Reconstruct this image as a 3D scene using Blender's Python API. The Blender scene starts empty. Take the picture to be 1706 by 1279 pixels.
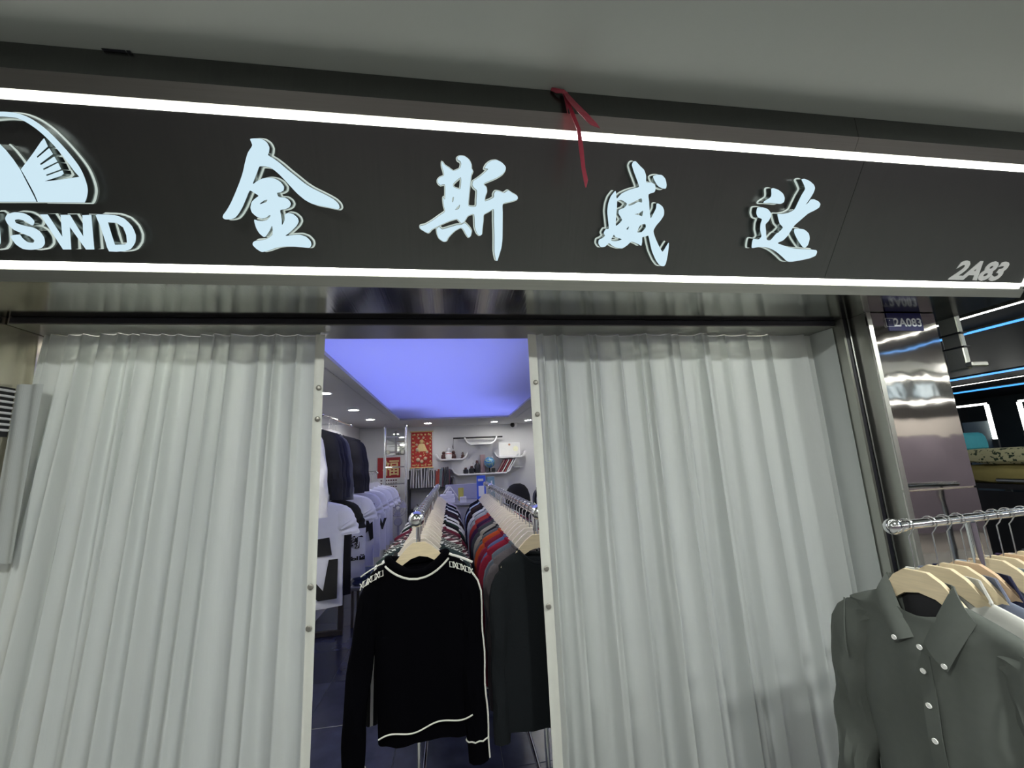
import bpy, math, random
from mathutils import Vector, Matrix
random.seed(7)
sc = bpy.context.scene
COL = sc.collection
HC = 1.6                       # height of the lens above the floor
FPX = 690.0                    # focal length in pixels of the 1706 x 1279 frame

# ------------------------------------------------------------------ camera
def _n(v): return v.normalized()
AY = _n(Vector((-101, 136, 690)))                 # world +Y (into the shop) in camera coords (right, down, forward)
AX = Vector((4472, -78, 690)); AX = _n(AX - AY * AX.dot(AY))
AZ = AX.cross(AY)
cam_d = bpy.data.cameras.new('camera'); cam = bpy.data.objects.new('camera', cam_d); COL.objects.link(cam)
cam_d.sensor_width = 36.0; cam_d.lens = FPX / 1706 * 36.0; cam_d.clip_start = 0.02; cam_d.clip_end = 100
R = Matrix(((AX.x, -AX.y, -AX.z), (AY.x, -AY.y, -AY.z), (AZ.x, -AZ.y, -AZ.z)))
cam.matrix_world = Matrix.Translation((0, 0, HC)) @ R.to_4x4()
sc.camera = cam

# ------------------------------------------------------------------ world, exposure, corridor lamps
sc.view_settings.view_transform = 'Standard'; sc.view_settings.look = 'None'
sc.view_settings.gamma = 1; sc.view_settings.use_curve_mapping = False
sc.view_settings.exposure = 0.0
W = bpy.data.worlds.new('world'); sc.world = W; W.use_nodes = True
W.node_tree.nodes['Background'].inputs[0].default_value = (0.75, 0.85, 0.8, 1)
W.node_tree.nodes['Background'].inputs[1].default_value = 0.02

LED_W = 12.0          # white strip lights of the signs
LETTER_W = 0.84      # lit letter faces
DOWN_W = 125.0        # recessed shop downlights
COVE_W = 5.4         # violet-blue rows behind the luminous ceiling film
HALL_W = 780.0        # corridor ceiling lamps

# ------------------------------------------------------------------ pixel helpers (design-time placing on real planes)
def ray(px, py):
    p = Vector((px - 853, py - 639.5, FPX))
    return Vector((p.dot(AX), p.dot(AY), p.dot(AZ)))
def U(px, py, X=None, Y=None, Z=None):
    d = ray(px, py)
    t = (X / d.x) if X is not None else (Y / d.y) if Y is not None else ((Z - HC) / d.z)
    return Vector((d.x * t, d.y * t, HC + d.z * t))

# ------------------------------------------------------------------ materials
def mat(name, col, rough=0.6, metal=0.0, noise=0.08, scale=40, emit=None, es=0, coat=0, bump=0, bscale=200, sheen=0, aniso=0, stretch=None, spec=None):
    m = bpy.data.materials.new(name); m.use_nodes = True
    nt = m.node_tree; b = nt.nodes['Principled BSDF']
    b.inputs['Roughness'].default_value = rough; b.inputs['Metallic'].default_value = metal
    c = (*col, 1)
    tc = nt.nodes.new('ShaderNodeTexCoord')
    src = tc.outputs['Object']
    if stretch:
        mp = nt.nodes.new('ShaderNodeMapping'); mp.inputs['Scale'].default_value = stretch
        nt.links.new(src, mp.inputs[0]); src = mp.outputs[0]
    if noise:
        nz = nt.nodes.new('ShaderNodeTexNoise'); nz.inputs['Scale'].default_value = scale; nz.inputs['Detail'].default_value = 4
        nt.links.new(src, nz.inputs['Vector'])
        mx = nt.nodes.new('ShaderNodeMix'); mx.data_type = 'RGBA'
        mx.inputs[6].default_value = (*[v * (1 - noise) for v in col], 1)
        mx.inputs[7].default_value = (*[min(1, v * (1 + noise)) for v in col], 1)
        nt.links.new(nz.outputs['Fac'], mx.inputs[0]); nt.links.new(mx.outputs[2], b.inputs['Base Color'])
    else: b.inputs['Base Color'].default_value = c
    if bump:
        n2 = nt.nodes.new('ShaderNodeTexNoise'); n2.inputs['Scale'].default_value = bscale; n2.inputs['Detail'].default_value = 3
        bp = nt.nodes.new('ShaderNodeBump'); bp.inputs['Strength'].default_value = bump; bp.inputs['Distance'].default_value = 0.01
        nt.links.new(src, n2.inputs['Vector']); nt.links.new(n2.outputs['Fac'], bp.inputs['Height']); nt.links.new(bp.outputs[0], b.inputs['Normal'])
    if emit: b.inputs['Emission Color'].default_value = (*emit, 1); b.inputs['Emission Strength'].default_value = es
    if coat: b.inputs['Coat Weight'].default_value = coat; b.inputs['Coat Roughness'].default_value = 0.1
    if spec is not None: b.inputs['Specular IOR Level'].default_value = spec
    if sheen: b.inputs['Sheen Weight'].default_value = sheen
    if aniso: b.inputs['Anisotropic'].default_value = aniso
    return m
def stripes(name, ca, cb, freq=40, axis=2, width=0.5, dist=1.0, rough=0.85):
    m = mat(name, ca, rough, noise=0); nt = m.node_tree; b = nt.nodes['Principled BSDF']
    tc = nt.nodes.new('ShaderNodeTexCoord'); wv = nt.nodes.new('ShaderNodeTexWave')
    wv.bands_direction = 'XYZ'[axis]; wv.inputs['Scale'].default_value = freq; wv.inputs['Distortion'].default_value = dist
    wv.inputs['Detail'].default_value = 2
    cr = nt.nodes.new('ShaderNodeValToRGB'); cr.color_ramp.interpolation = 'CONSTANT'
    cr.color_ramp.elements[0].color = (*ca, 1); cr.color_ramp.elements[1].color = (*cb, 1); cr.color_ramp.elements[1].position = width
    nt.links.new(tc.outputs['Object'], wv.inputs[0]); nt.links.new(wv.outputs['Fac'], cr.inputs[0]); nt.links.new(cr.outputs[0], b.inputs['Base Color'])
    return m
def cloth(name, col, trans=0.3):
    m = bpy.data.materials.new(name); m.use_nodes = True; nt = m.node_tree
    nt.nodes.remove(nt.nodes['Principled BSDF']); out = nt.nodes['Material Output']
    tc = nt.nodes.new('ShaderNodeTexCoord'); mp = nt.nodes.new('ShaderNodeMapping'); mp.inputs['Scale'].default_value = (300, 300, 8)
    nz = nt.nodes.new('ShaderNodeTexNoise'); nz.inputs['Scale'].default_value = 2
    mx = nt.nodes.new('ShaderNodeMix'); mx.data_type = 'RGBA'
    mx.inputs[6].default_value = (*[v * 0.94 for v in col], 1); mx.inputs[7].default_value = (*col, 1)
    d = nt.nodes.new('ShaderNodeBsdfDiffuse'); t = nt.nodes.new('ShaderNodeBsdfTranslucent'); g = nt.nodes.new('ShaderNodeBsdfGlossy')
    g.inputs['Roughness'].default_value = 0.45
    a = nt.nodes.new('ShaderNodeMixShader'); a.inputs[0].default_value = trans
    e = nt.nodes.new('ShaderNodeMixShader'); e.inputs[0].default_value = 0.04
    L = nt.links.new
    L(tc.outputs['Object'], mp.inputs[0]); L(mp.outputs[0], nz.inputs[0]); L(nz.outputs['Fac'], mx.inputs[0])
    L(mx.outputs[2], d.inputs[0]); L(mx.outputs[2], t.inputs[0])
    L(d.outputs[0], a.inputs[1]); L(t.outputs[0], a.inputs[2]); L(a.outputs[0], e.inputs[1]); L(g.outputs[0], e.inputs[2]); L(e.outputs[0], out.inputs[0])
    return m
def glow(name, col, strength, base=0.8): return mat(name, (base,)*3, 0.4, noise=0, emit=col, es=strength)
def glass(name, col=(1, 1, 1), rough=0.02):
    m = mat(name, col, rough, noise=0); m.node_tree.nodes['Principled BSDF'].inputs['Transmission Weight'].default_value = 0.95; return m

M = {}
M['ceiling'] = mat('ceiling_paint', (0.40, 0.425, 0.395), 0.42, noise=0.03, scale=3, bump=0.03, bscale=25)
M['steel_dark'] = mat('dark_brushed_steel', (0.14, 0.145, 0.14), 0.27, 0.95, 0.10, 3, stretch=(60, 1, 1), bump=0.015, bscale=2)
M['steel_rail'] = mat('brushed_steel_rail', (0.27, 0.265, 0.24), 0.32, 0.95, 0.1, 3, stretch=(1, 60, 60))
M['steel_frame'] = mat('brushed_steel_frame', (0.42, 0.43, 0.39), 0.3, 0.95, 0.1, 3, stretch=(1, 60, 60))
M['steel_soffit'] = mat('mirror_steel_soffit', (0.27, 0.275, 0.255), 0.13, 1.0, 0.06, 3, stretch=(60, 1, 1), bump=0.02, bscale=2)
M['steel_reflected_tan'] = mat('satin_steel_reflected_tan', (0.66, 0.61, 0.50), 0.22, 1.0, 0.06, 5)  # tan of the reflected lit curtain put into the steel colour
M['steel_pillar'] = mat('polished_steel_pillar', (0.60, 0.57, 0.54), 0.05, 1.0, 0.04, 4, bump=0.16, bscale=3.2)
M['steel_jamb'] = mat('satin_steel_jamb', (0.40, 0.405, 0.37), 0.28, 0.9, 0.06, 5)
M['chrome'] = mat('chrome', (0.85, 0.86, 0.87), 0.09, 1.0, 0.03, 20)
M['wire'] = mat('hook_wire', (0.6, 0.6, 0.6), 0.22, 1.0, 0.03, 20)
M['black_gap'] = mat('black_gap', (0.012, 0.012, 0.018), 0.35, 0, 0.1)
M['letter_side'] = mat('letter_side_steel', (0.30, 0.33, 0.33), 0.22, 1.0, 0.05)
M['letter_face'] = glow('letter_face_acrylic', (0.66, 0.88, 1.0), LETTER_W, 0.12)
M['letter_rim'] = glow('letter_rim_acrylic', (0.80, 0.95, 0.88), 0.55, 0.2)
M['led'] = glow('strip_light_white', (1.0, 1.0, 0.93), LED_W)
M['led_far'] = glow('strip_light_white_far', (1.0, 1.0, 0.93), 6.0)
M['led_warm'] = glow('strip_light_warm', (1.0, 0.97, 0.80), 130.0)
M['led_blue'] = glow('strip_light_blue', (0.05, 0.36, 1.0), 1.6)
M['led_violet'] = glow('cove_strip_violet', (0.22, 0.265, 1.0), COVE_W)
M['downlight'] = glow('downlight_lens', (1.0, 0.98, 0.9), DOWN_W)
M['hall_lamp'] = glow('corridor_lamp_lens', (0.97, 1.0, 0.95), HALL_W)
M['number'] = mat('number_film', (0.72, 0.73, 0.72), 0.5, 0, 0.03)
M['navy_plate'] = mat('navy_plate', (0.01, 0.012, 0.09), 0.25, 0, 0.1)
M['plate_white'] = mat('plate_lettering', (0.7, 0.72, 0.78), 0.5, 0, 0.02)
M['ribbon'] = mat('red_ribbon', (0.30, 0.035, 0.06), 0.35, 0, 0.2, 90)
M['curtain'] = cloth('curtain_cloth', (0.69, 0.72, 0.71), 0.36)
M['band'] = mat('curtain_edge_band', (0.66, 0.67, 0.62), 0.5, 0, 0.04)
M['magnet'] = mat('magnet_disc', (0.28, 0.27, 0.24), 0.35, 0.6, 0.05)
M['white_wall'] = mat('white_wall_paint', (0.72, 0.72, 0.74), 0.6, 0, 0.03, 4)
M['grey_wall'] = mat('grey_wall_paint', (0.5, 0.5, 0.52), 0.6, 0, 0.04, 4)
M['shop_ceiling'] = mat('shop_ceiling_paint', (0.55, 0.55, 0.57), 0.6, 0, 0.03, 4)
M['film'] = cloth('luminous_ceiling_film', (0.86, 0.86, 0.88), 1.0)
M['cove_paint'] = mat('cove_ceiling_film', (0.8, 0.8, 0.84), 0.4, 0, 0.02, 4)
M['tile'] = mat('slate_tile', (0.045, 0.05, 0.085), 0.22, 0, 0.55, 5, bump=0.02, bscale=20)
M['grout'] = mat('tile_grout', (0.10, 0.11, 0.15), 0.7, 0, 0.1)
M['hall_floor'] = mat('corridor_floor', (0.25, 0.25, 0.24), 0.25, 0, 0.2, 6)
M['wood'] = mat('pale_hanger_wood', (0.72, 0.60, 0.40), 0.45, 0, 0.16, 6, stretch=(3, 30, 30))
M['wood_pale'] = mat('bleached_hanger_wood', (0.80, 0.73, 0.63), 0.45, 0, 0.10, 6, stretch=(3, 30, 30))
M['wood_tan'] = mat('tan_hanger_wood', (0.66, 0.47, 0.30), 0.45, 0, 0.16, 6, stretch=(3, 30, 30))
M['white'] = mat('white_plastic', (0.78, 0.78, 0.80), 0.4, 0, 0.03)
M['paper'] = mat('white_paper', (0.75, 0.75, 0.74), 0.7, 0, 0.05)
M['black'] = mat('black_plastic', (0.012, 0.012, 0.014), 0.4, 0, 0.2)
M['shelf_black'] = mat('black_shelf_board', (0.02, 0.02, 0.024), 0.45, 0, 0.2)
M['red'] = mat('red_board', (0.35, 0.012, 0.02), 0.5, 0, 0.15)
M['gold'] = mat('gold_print', (0.72, 0.55, 0.26), 0.45, 0.2, 0.15)
M['mirror'] = mat('mirror_glass', (0.75, 0.77, 0.78), 0.03, 1.0, 0)
M['print'] = mat('black_print', (0.01, 0.01, 0.012), 0.8, 0, 0.05)
M['button'] = mat('pearl_button', (0.85, 0.85, 0.82), 0.25, 0, 0.05)
M['trim_white'] = mat('cream_knit_trim', (0.72, 0.72, 0.66), 0.85, 0, 0.1, 200)

# ------------------------------------------------------------------ mesh builder
class MB:
    def __init__(s): s.v = []; s.f = []
    def add(s, vs, fs):
        o = len(s.v); s.v += [tuple(v) for v in vs]; s.f += [tuple(i + o for i in f) for f in fs]; return s
    def box(s, x0, x1, y0, y1, z0, z1):
        v = [(x0,y0,z0),(x1,y0,z0),(x1,y1,z0),(x0,y1,z0),(x0,y0,z1),(x1,y0,z1),(x1,y1,z1),(x0,y1,z1)]
        return s.add(v, [(0,3,2,1),(4,5,6,7),(0,1,5,4),(1,2,6,5),(2,3,7,6),(3,0,4,7)])
    def frame(s, c, ex, ey, ez, hx, hy, hz):
        c, ex, ey, ez = Vector(c), Vector(ex), Vector(ey), Vector(ez)
        v = [c + ex*hx*a + ey*hy*b + ez*hz*d for d in (-1,1) for a, b in ((-1,-1),(1,-1),(1,1),(-1,1))]
        return s.add(v, [(0,3,2,1),(4,5,6,7),(0,1,5,4),(1,2,6,5),(2,3,7,6),(3,0,4,7)])
    def bevelbox(s, x0, x1, y0, y1, z0, z1, b=0.004):
        rings = []
        for z, i in ((z0, b), (z0 + b, 0), (z1 - b, 0), (z1, b)):
            X0, X1, Y0, Y1 = x0+i, x1-i, y0+i, y1-i
            rings.append([(X0+b,Y0,z),(X1-b,Y0,z),(X1,Y0+b,z),(X1,Y1-b,z),(X1-b,Y1,z),(X0+b,Y1,z),(X0,Y1-b,z),(X0,Y0+b,z)])
        return s.loft(rings)
    def loft(s, rings, closed=True, cap0=True, cap1=True):
        n = len(rings[0]); v = [p for r in rings for p in r]; f = []
        for i in range(len(rings) - 1):
            for j in range(n if closed else n - 1):
                k = (j + 1) % n
                f.append((i*n+j, i*n+k, (i+1)*n+k, (i+1)*n+j))
        if cap0 and closed: f.append(tuple(reversed(range(n))))
        if cap1 and closed: f.append(tuple(range((len(rings)-1)*n, len(rings)*n)))
        return s.add(v, f)
    def tube(s, path, r, n=8, closed=False, flat=1.0):
        path = [Vector(p) for p in path]; m = len(path); rings = []
        up = Vector((0, 0, 1)); prev = None
        for i, p in enumerate(path):
            if closed: t = path[(i+1) % m] - path[i-1]
            else: t = path[min(i+1, m-1)] - path[max(i-1, 0)]
            t = t.normalized() if t.length > 1e-9 else Vector((0,0,1))
            if prev is None:
                a = up if abs(t.z) < 0.9 else Vector((1, 0, 0)); u = (a - t * a.dot(t)).normalized()
            else:
                u = prev - t * prev.dot(t); u = u.normalized() if u.length > 1e-6 else prev
            prev = u; w = t.cross(u); rr = r[i] if isinstance(r, (list, tuple)) else r
            rings.append([p + u*rr*math.cos(2*math.pi*k/n) + w*rr*flat*math.sin(2*math.pi*k/n) for k in range(n)])
        if closed: rings.append(rings[0]); return s.loft(rings, True, False, False)
        return s.loft(rings)
    def lathe(s, prof, c=(0,0,0), n=20, axis=(0,0,1), loop=False):
        ax = Vector(axis).normalized(); a = Vector((1,0,0)) if abs(ax.x) < 0.9 else Vector((0,1,0))
        u = (a - ax*a.dot(ax)).normalized(); w = ax.cross(u); c = Vector(c)
        if loop: prof = list(prof) + [prof[0]]
        return s.loft([[c + ax*h + u*max(r,1e-4)*math.cos(2*math.pi*k/n) + w*max(r,1e-4)*math.sin(2*math.pi*k/n) for k in range(n)] for r, h in prof], True, not loop, not loop)
    def ball(s, c, r, n=16, sz=1.0):
        return s.lathe([(r*math.sin(math.pi*i/10), -r*sz*math.cos(math.pi*i/10)) for i in range(11)], c, n)
    def prism(s, poly, y0, y1):            # poly in x,z extruded along y
        n = len(poly); v = [(x, y0, z) for x, z in poly] + [(x, y1, z) for x, z in poly]
        f = [tuple(range(n)), tuple(reversed(range(n, 2*n)))] + [(i, n+i, n+(i+1) % n, (i+1) % n) for i in range(n)]
        return s.add(v, f)
    def sheet(s, fn, nu, nv, th):          # fn(u,v) -> point ; solid sheet with thickness along its normal
        P = [[Vector(fn(i/nu, j/nv)) for j in range(nv+1)] for i in range(nu+1)]
        def nrm(i, j):
            a = P[min(i+1,nu)][j] - P[max(i-1,0)][j]; b = P[i][min(j+1,nv)] - P[i][max(j-1,0)]
            c = a.cross(b); return c.normalized() if c.length > 1e-12 else Vector((0,-1,0))
        A = [P[i][j] for i in range(nu+1) for j in range(nv+1)]; B = [P[i][j] + nrm(i,j)*th for i in range(nu+1) for j in range(nv+1)]
        N = len(A); f = []; id = lambda i, j: i*(nv+1)+j
        for i in range(nu):
            for j in range(nv):
                q = (id(i,j), id(i+1,j), id(i+1,j+1), id(i,j+1)); f.append(tuple(reversed(q))); f.append(tuple(k+N for k in q))
        for i in range(nu):
            f.append((id(i,0), id(i+1,0), N+id(i+1,0), N+id(i,0))); f.append((id(i+1,nv), id(i,nv), N+id(i,nv), N+id(i+1,nv)))
        for j in range(nv):
            f.append((id(0,j+1), id(0,j), N+id(0,j), N+id(0,j+1))); f.append((id(nu,j), id(nu,j+1), N+id(nu,j+1), N+id(nu,j)))
        return s.add(A + B, f)
    def mesh(s, name, off=(0,0,0), smooth=False):
        me = bpy.data.meshes.new(name); o = Vector(off)
        me.from_pydata([tuple(Vector(v) - o) for v in s.v], [], s.f); me.update()
        if smooth:
            me.polygons.foreach_set('use_smooth', [True]*len(me.polygons))
            try: me.set_sharp_from_angle(angle=math.radians(38))
            except Exception: pass
        return me

def wpos(o):
    p = Vector((0,0,0))
    while o is not None: p += o.location; o = o.parent
    return p
def tag(o, label=None, cat=None, group=None, kind=None):
    if label: o['label'] = label
    if cat: o['category'] = cat
    if group: o['group'] = group
    if kind: o['kind'] = kind
    return o
def empty(name, loc=(0,0,0), label=None, cat=None, group=None, rz=0):
    o = bpy.data.objects.new(name, None); COL.objects.link(o); o.location = loc; o.rotation_euler[2] = rz
    o.empty_display_size = 0.05
    return tag(o, label, cat, group)
def obj(name, mb, m, parent=None, smooth=False, local=False, label=None):
    """One mesh object. mb is in world coords unless local; a top-level one gets its origin at its base."""
    if isinstance(mb, MB):
        if local: off = Vector((0,0,0))
        elif parent is not None: off = wpos(parent)
        else:
            xs = [v[0] for v in mb.v]; ys = [v[1] for v in mb.v]; zs = [v[2] for v in mb.v]
            off = Vector(((min(xs)+max(xs))/2, (min(ys)+max(ys))/2, min(zs)))
        me = mb.mesh(name, off, smooth)
    else: me = mb; off = Vector((0,0,0))
    o = bpy.data.objects.new(name, me); COL.objects.link(o)
    if isinstance(m, str): m = M[m]
    if m is not None and len(me.materials) == 0: me.materials.append(m)
    if parent is not None: o.parent = parent
    elif not local and isinstance(mb, MB): o.location = off
    if label: o['label'] = label
    return o
def struct(name, mb, m, parent=None, smooth=False):
    o = obj(name, mb, m, parent, smooth)
    if parent is None: o['kind'] = 'structure'
    return o
def thing(name, mb, m, label, cat, group=None, smooth=False): return tag(obj(name, mb, m, None, smooth), label, cat, group)
def shared(name, me, m, parent, loc=(0,0,0), rot=(0,0,0), scale=(1,1,1)):
    """another object on the same mesh data, with its own material"""
    o = bpy.data.objects.new(name, me); COL.objects.link(o); o.parent = parent; o.location = loc; o.rotation_euler = rot; o.scale = scale
    if len(me.materials) == 0: me.materials.append(m)
    o.material_slots[0].link = 'OBJECT'; o.material_slots[0].material = m
    return o
ORD = ['first','second','third','fourth','fifth','sixth','seventh','eighth','ninth','tenth','eleventh','twelfth','thirteenth','fourteenth','fifteenth',
       'sixteenth','seventeenth','eighteenth','nineteenth','twentieth']
ORD += ['twenty-' + w for w in ORD[:9]] + ['thirtieth'] + ['thirty-' + w for w in ORD[:9]]

def curve_mesh(name, polys, z0, z1, grow=0.0):
    """filled 2-D outlines (with holes) extruded from z0 to z1, returned as (verts, faces)"""
    cu = bpy.data.curves.new(name, 'CURVE'); cu.dimensions = '2D'; cu.fill_mode = 'BOTH'
    cu.extrude = abs(z1 - z0) / 2; cu.offset = grow
    for pl in polys:
        sp = cu.splines.new('POLY'); sp.points.add(len(pl) - 1)
        for p, q in zip(sp.points, pl): p.co = (q[0], q[1], 0, 1)
        sp.use_cyclic_u = True
    o = bpy.data.objects.new(name, cu); COL.objects.link(o)
    dg = bpy.context.evaluated_depsgraph_get(); me = bpy.data.meshes.new_from_object(o.evaluated_get(dg))
    mid = (z0 + z1) / 2
    vs = [(v.co.x, v.co.y, v.co.z + mid) for v in me.vertices]; fs = [tuple(p.vertices) for p in me.polygons]
    bpy.data.objects.remove(o); bpy.data.curves.remove(cu); bpy.data.meshes.remove(me)
    return vs, fs
def text_geo(body, size, depth=0.001, bold=0.0, shear=0.0, spacing=1.0):
    """text as (verts, faces) in x,y centred on its own box"""
    cu = bpy.data.curves.new('text', 'FONT'); cu.body = body; cu.size = size; cu.extrude = depth; cu.offset = bold; cu.shear = shear
    cu.space_character = spacing; cu.resolution_u = 3
    o = bpy.data.objects.new('text', cu); COL.objects.link(o)
    dg = bpy.context.evaluated_depsgraph_get(); me = bpy.data.meshes.new_from_object(o.evaluated_get(dg))
    vs = [v.co.copy() for v in me.vertices]; fs = [tuple(p.vertices) for p in me.polygons]
    bpy.data.objects.remove(o); bpy.data.curves.remove(cu); bpy.data.meshes.remove(me)
    xs = [v.x for v in vs]; ys = [v.y for v in vs]; cx, cy = (min(xs)+max(xs))/2, (min(ys)+max(ys))/2
    return [(v.x-cx, v.y-cy, v.z) for v in vs], fs, (max(xs)-min(xs), max(ys)-min(ys))
def text_mb(body, c, ex, ey, width=None, height=None, depth=0.001, bold=0.0, shear=0.0):
    vs, fs, (w, h) = text_geo(body, 0.1, 0.001, bold, shear)
    sx = (width / w) if width else height / h; sy = (height / h) if height else sx
    c, ex, ey = Vector(c), Vector(ex).normalized(), Vector(ey).normalized(); en = ex.cross(ey)
    return MB().add([c + ex*v[0]*sx + ey*v[1]*sy + en*v[2]*(depth/0.001) for v in vs], fs)
def smooth_poly(pts, k=3):
    n = len(pts); out = []
    for i in range(n):
        p0, p1, p2, p3 = pts[i-1], pts[i], pts[(i+1) % n], pts[(i+2) % n]
        for j in range(k):
            t = j / k; r = []
            for a in (0, 1):
                # centripetal-ish: damp the tangents so that corners stay crisp
                m1 = (p2[a]-p0[a]) * 0.32; m2 = (p3[a]-p1[a]) * 0.32
                r.append((2*t**3-3*t**2+1)*p1[a] + (t**3-2*t**2+t)*m1 + (-2*t**3+3*t**2)*p2[a] + (t**3-t**2)*m2)
            out.append(tuple(r))
    return out

# ================================================================== STRUCTURE: corridor
TILT = math.radians(35); ST, CT = math.sin(TILT), math.cos(TILT)
YB, ZB = 1.30, 2.227                              # line of the lower strip light on the leaning sign face
def SG(x, s, n=0.0): return Vector((x, YB - s*ST - n*CT, ZB + s*CT - n*ST))
def SPX(px, py, n=0.0):
    N = Vector((0, -CT, -ST)); B = Vector((0, YB, ZB)) + N*n; d = ray(px, py)
    P = Vector((0, 0, HC)) + d * (N.dot(B - Vector((0, 0, HC))) / N.dot(d))
    return P.x, (P - B).dot(Vector((0, -ST, CT)))
S_BOT, S_TOP, S_LED = -0.048, 0.478, 0.4225
Y_TOP = SG(0, S_TOP).y
Z_CEIL = HC + 1.0687 * Y_TOP
Z_SOF = SG(0, S_BOT).z
Y_BEAM = (Z_SOF - HC) / 0.360; Z_BEAM = HC + 0.344 * Y_BEAM; Y_CUR = (Z_BEAM - HC) / 0.3278
Y_PIL = (Z_SOF - HC) / 0.3887
X_L = U(10, 545, Y=Y_BEAM).x; X_R = U(1392, 545, Y=Y_BEAM).x
XS0, XS1 = -4.2, SPX(1697, 480)[0] + 0.03
XP0, XP1 = U(1446, 536, Y=Y_PIL).x, U(1560, 539, Y=Y_PIL).x
Y_OPP = -2.3

struct('floor', MB().box(-5, 12, Y_OPP-0.3, Y_BEAM+0.02, -0.1, 0), 'hall_floor')
struct('ceiling', MB().box(-5, 4.0, Y_OPP-0.3, Y_TOP+0.02, Z_CEIL, Z_CEIL+0.1).box(4.0, 12, Y_OPP-0.3, -1.5, Z_CEIL, Z_CEIL+0.1), 'ceiling')

# ragged bits of broken sealant along the joint of ceiling and sign
mb = MB()
for px in (190, 203, 216, 228):
    c = U(px, 82 + 0.0803*px + 1, Z=Z_CEIL); w = random.uniform(0.004, 0.014)
    mb.frame((c.x, Y_TOP-0.004, Z_CEIL-0.003), (1,0,0), (0,1,0), (0,0,1), w, 0.003, 0.0008 + random.random()*0.0008)
struct('trim_1', mb, 'black_gap')

# ------------------------------------------------------------------ the sign
sign = empty('shop_sign', SG(0, S_BOT), 'long black steel shop sign leaning forward with two white strip lights and lit lettering', 'sign')
def on_face(x0, x1, s0, s1, n0, n1):
    m = MB(); ux, us, un = Vector((1,0,0)), Vector((0,-ST,CT)), Vector((0,-CT,-ST))
    return m.frame(SG((x0+x1)/2, (s0+s1)/2, (n0+n1)/2), ux, us, un, (x1-x0)/2, (s1-s0)/2, abs(n1-n0)/2)
XJ = SPX(1395, 400)[0]
for a, b in ((XS0, XJ-0.0008), (XJ+0.0008, XS1)): obj('face_panel', on_face(a, b, 0.012, S_LED-0.012, -0.012, 0), 'steel_dark', sign)
XT = SPX(1430, 230)[0]
for a, b in ((XS0, XT-0.0008), (XT+0.0008, XS1)):
    obj('top_rail', on_face(a, b, S_LED+0.012, S_TOP, -0.012, 0.002), 'steel_rail', sign)
    obj('top_fascia', MB().box(a, b, Y_TOP, Y_TOP+0.01, SG(0,S_TOP).z, Z_CEIL-0.001), 'steel_dark', sign)
obj('bottom_rail', on_face(XS0, XS1, S_BOT, -0.0125, -0.012, 0.002), 'steel_frame', sign)
for s in (0.0, S_LED):
    xj = SPX(258, 173)[0]
    for a, b in ((XS0, xj-0.0006), (xj+0.0006, XS1-0.03)):
        o = obj('light_channel', on_face(a, b, s-0.0122, s+0.0122, -0.012, -0.003), 'steel_frame', sign)
        obj('light_strip', on_face(a, b, s-0.0105, s+0.0105, -0.003, 0.0015), 'led', o)
o = obj('light_channel', on_face(XS1-0.03, XS1-0.004, -0.012, S_LED+0.012, -0.014, -0.003), 'steel_frame', sign)
obj('light_strip', on_face(XS1-0.027, XS1-0.008, 0.0, S_LED, -0.003, 0.0015), 'led', o)
obj('back_box', MB().add([(x, y, z) for x in (XS0, XS1) for y, z in ((YB+0.035, Z_SOF+0.012), (Y_TOP+0.02, SG(0,S_TOP).z-0.005), (Y_TOP+0.02, Z_CEIL-0.001), (Y_CUR+0.10, Z_CEIL-0.001), (Y_CUR+0.10, Z_SOF+0.012))],
    [(0,1,2,3,4), (9,8,7,6,5), (0,5,6,1), (1,6,7,2), (2,7,8,3), (3,8,9,4), (4,9,5,0)]), 'steel_frame', sign)

# channel letters: outlines drawn on the sign face, with real depth
DEP = 0.034
def crop(ox, oy, k, pts): return [(ox + x/k, oy + y/k) for x, y in pts]
def channel(name, polys_px, label, grow=0.0035, dep=DEP, sm=3):
    groups = polys_px if isinstance(polys_px[0][0], list) else [polys_px]
    groups = [[[SPX(px, py, dep) for px, py in (smooth_poly(pl, sm) if sm > 1 else pl)] for pl in g] for g in groups]
    def build(nm, m, n0, n1, g, parent):
        mb = MB()
        for P in groups:
            vs, fs = curve_mesh(nm, P, n0, n1, min(g, 0)); mb.add([SG(v[0], v[1], v[2]) for v in vs], fs)
            if g > 0:          # the rim stands out all round: a flat bead along every outline
                for pl in P: mb.tube([SG(x, s_, (n0+n1)/2) for x, s_ in pl], g, 6, closed=True)
        return obj(nm, mb, m, parent)
    body = build(name, M['letter_side'], 0.006, dep-0.002, 0, sign); body['label'] = label
    build('letter_face', M['letter_face'], dep-0.002, dep, -0.0006, body)
    build('letter_rim', M['letter_rim'], 0.0005, 0.006, grow, body)
    return body

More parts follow.
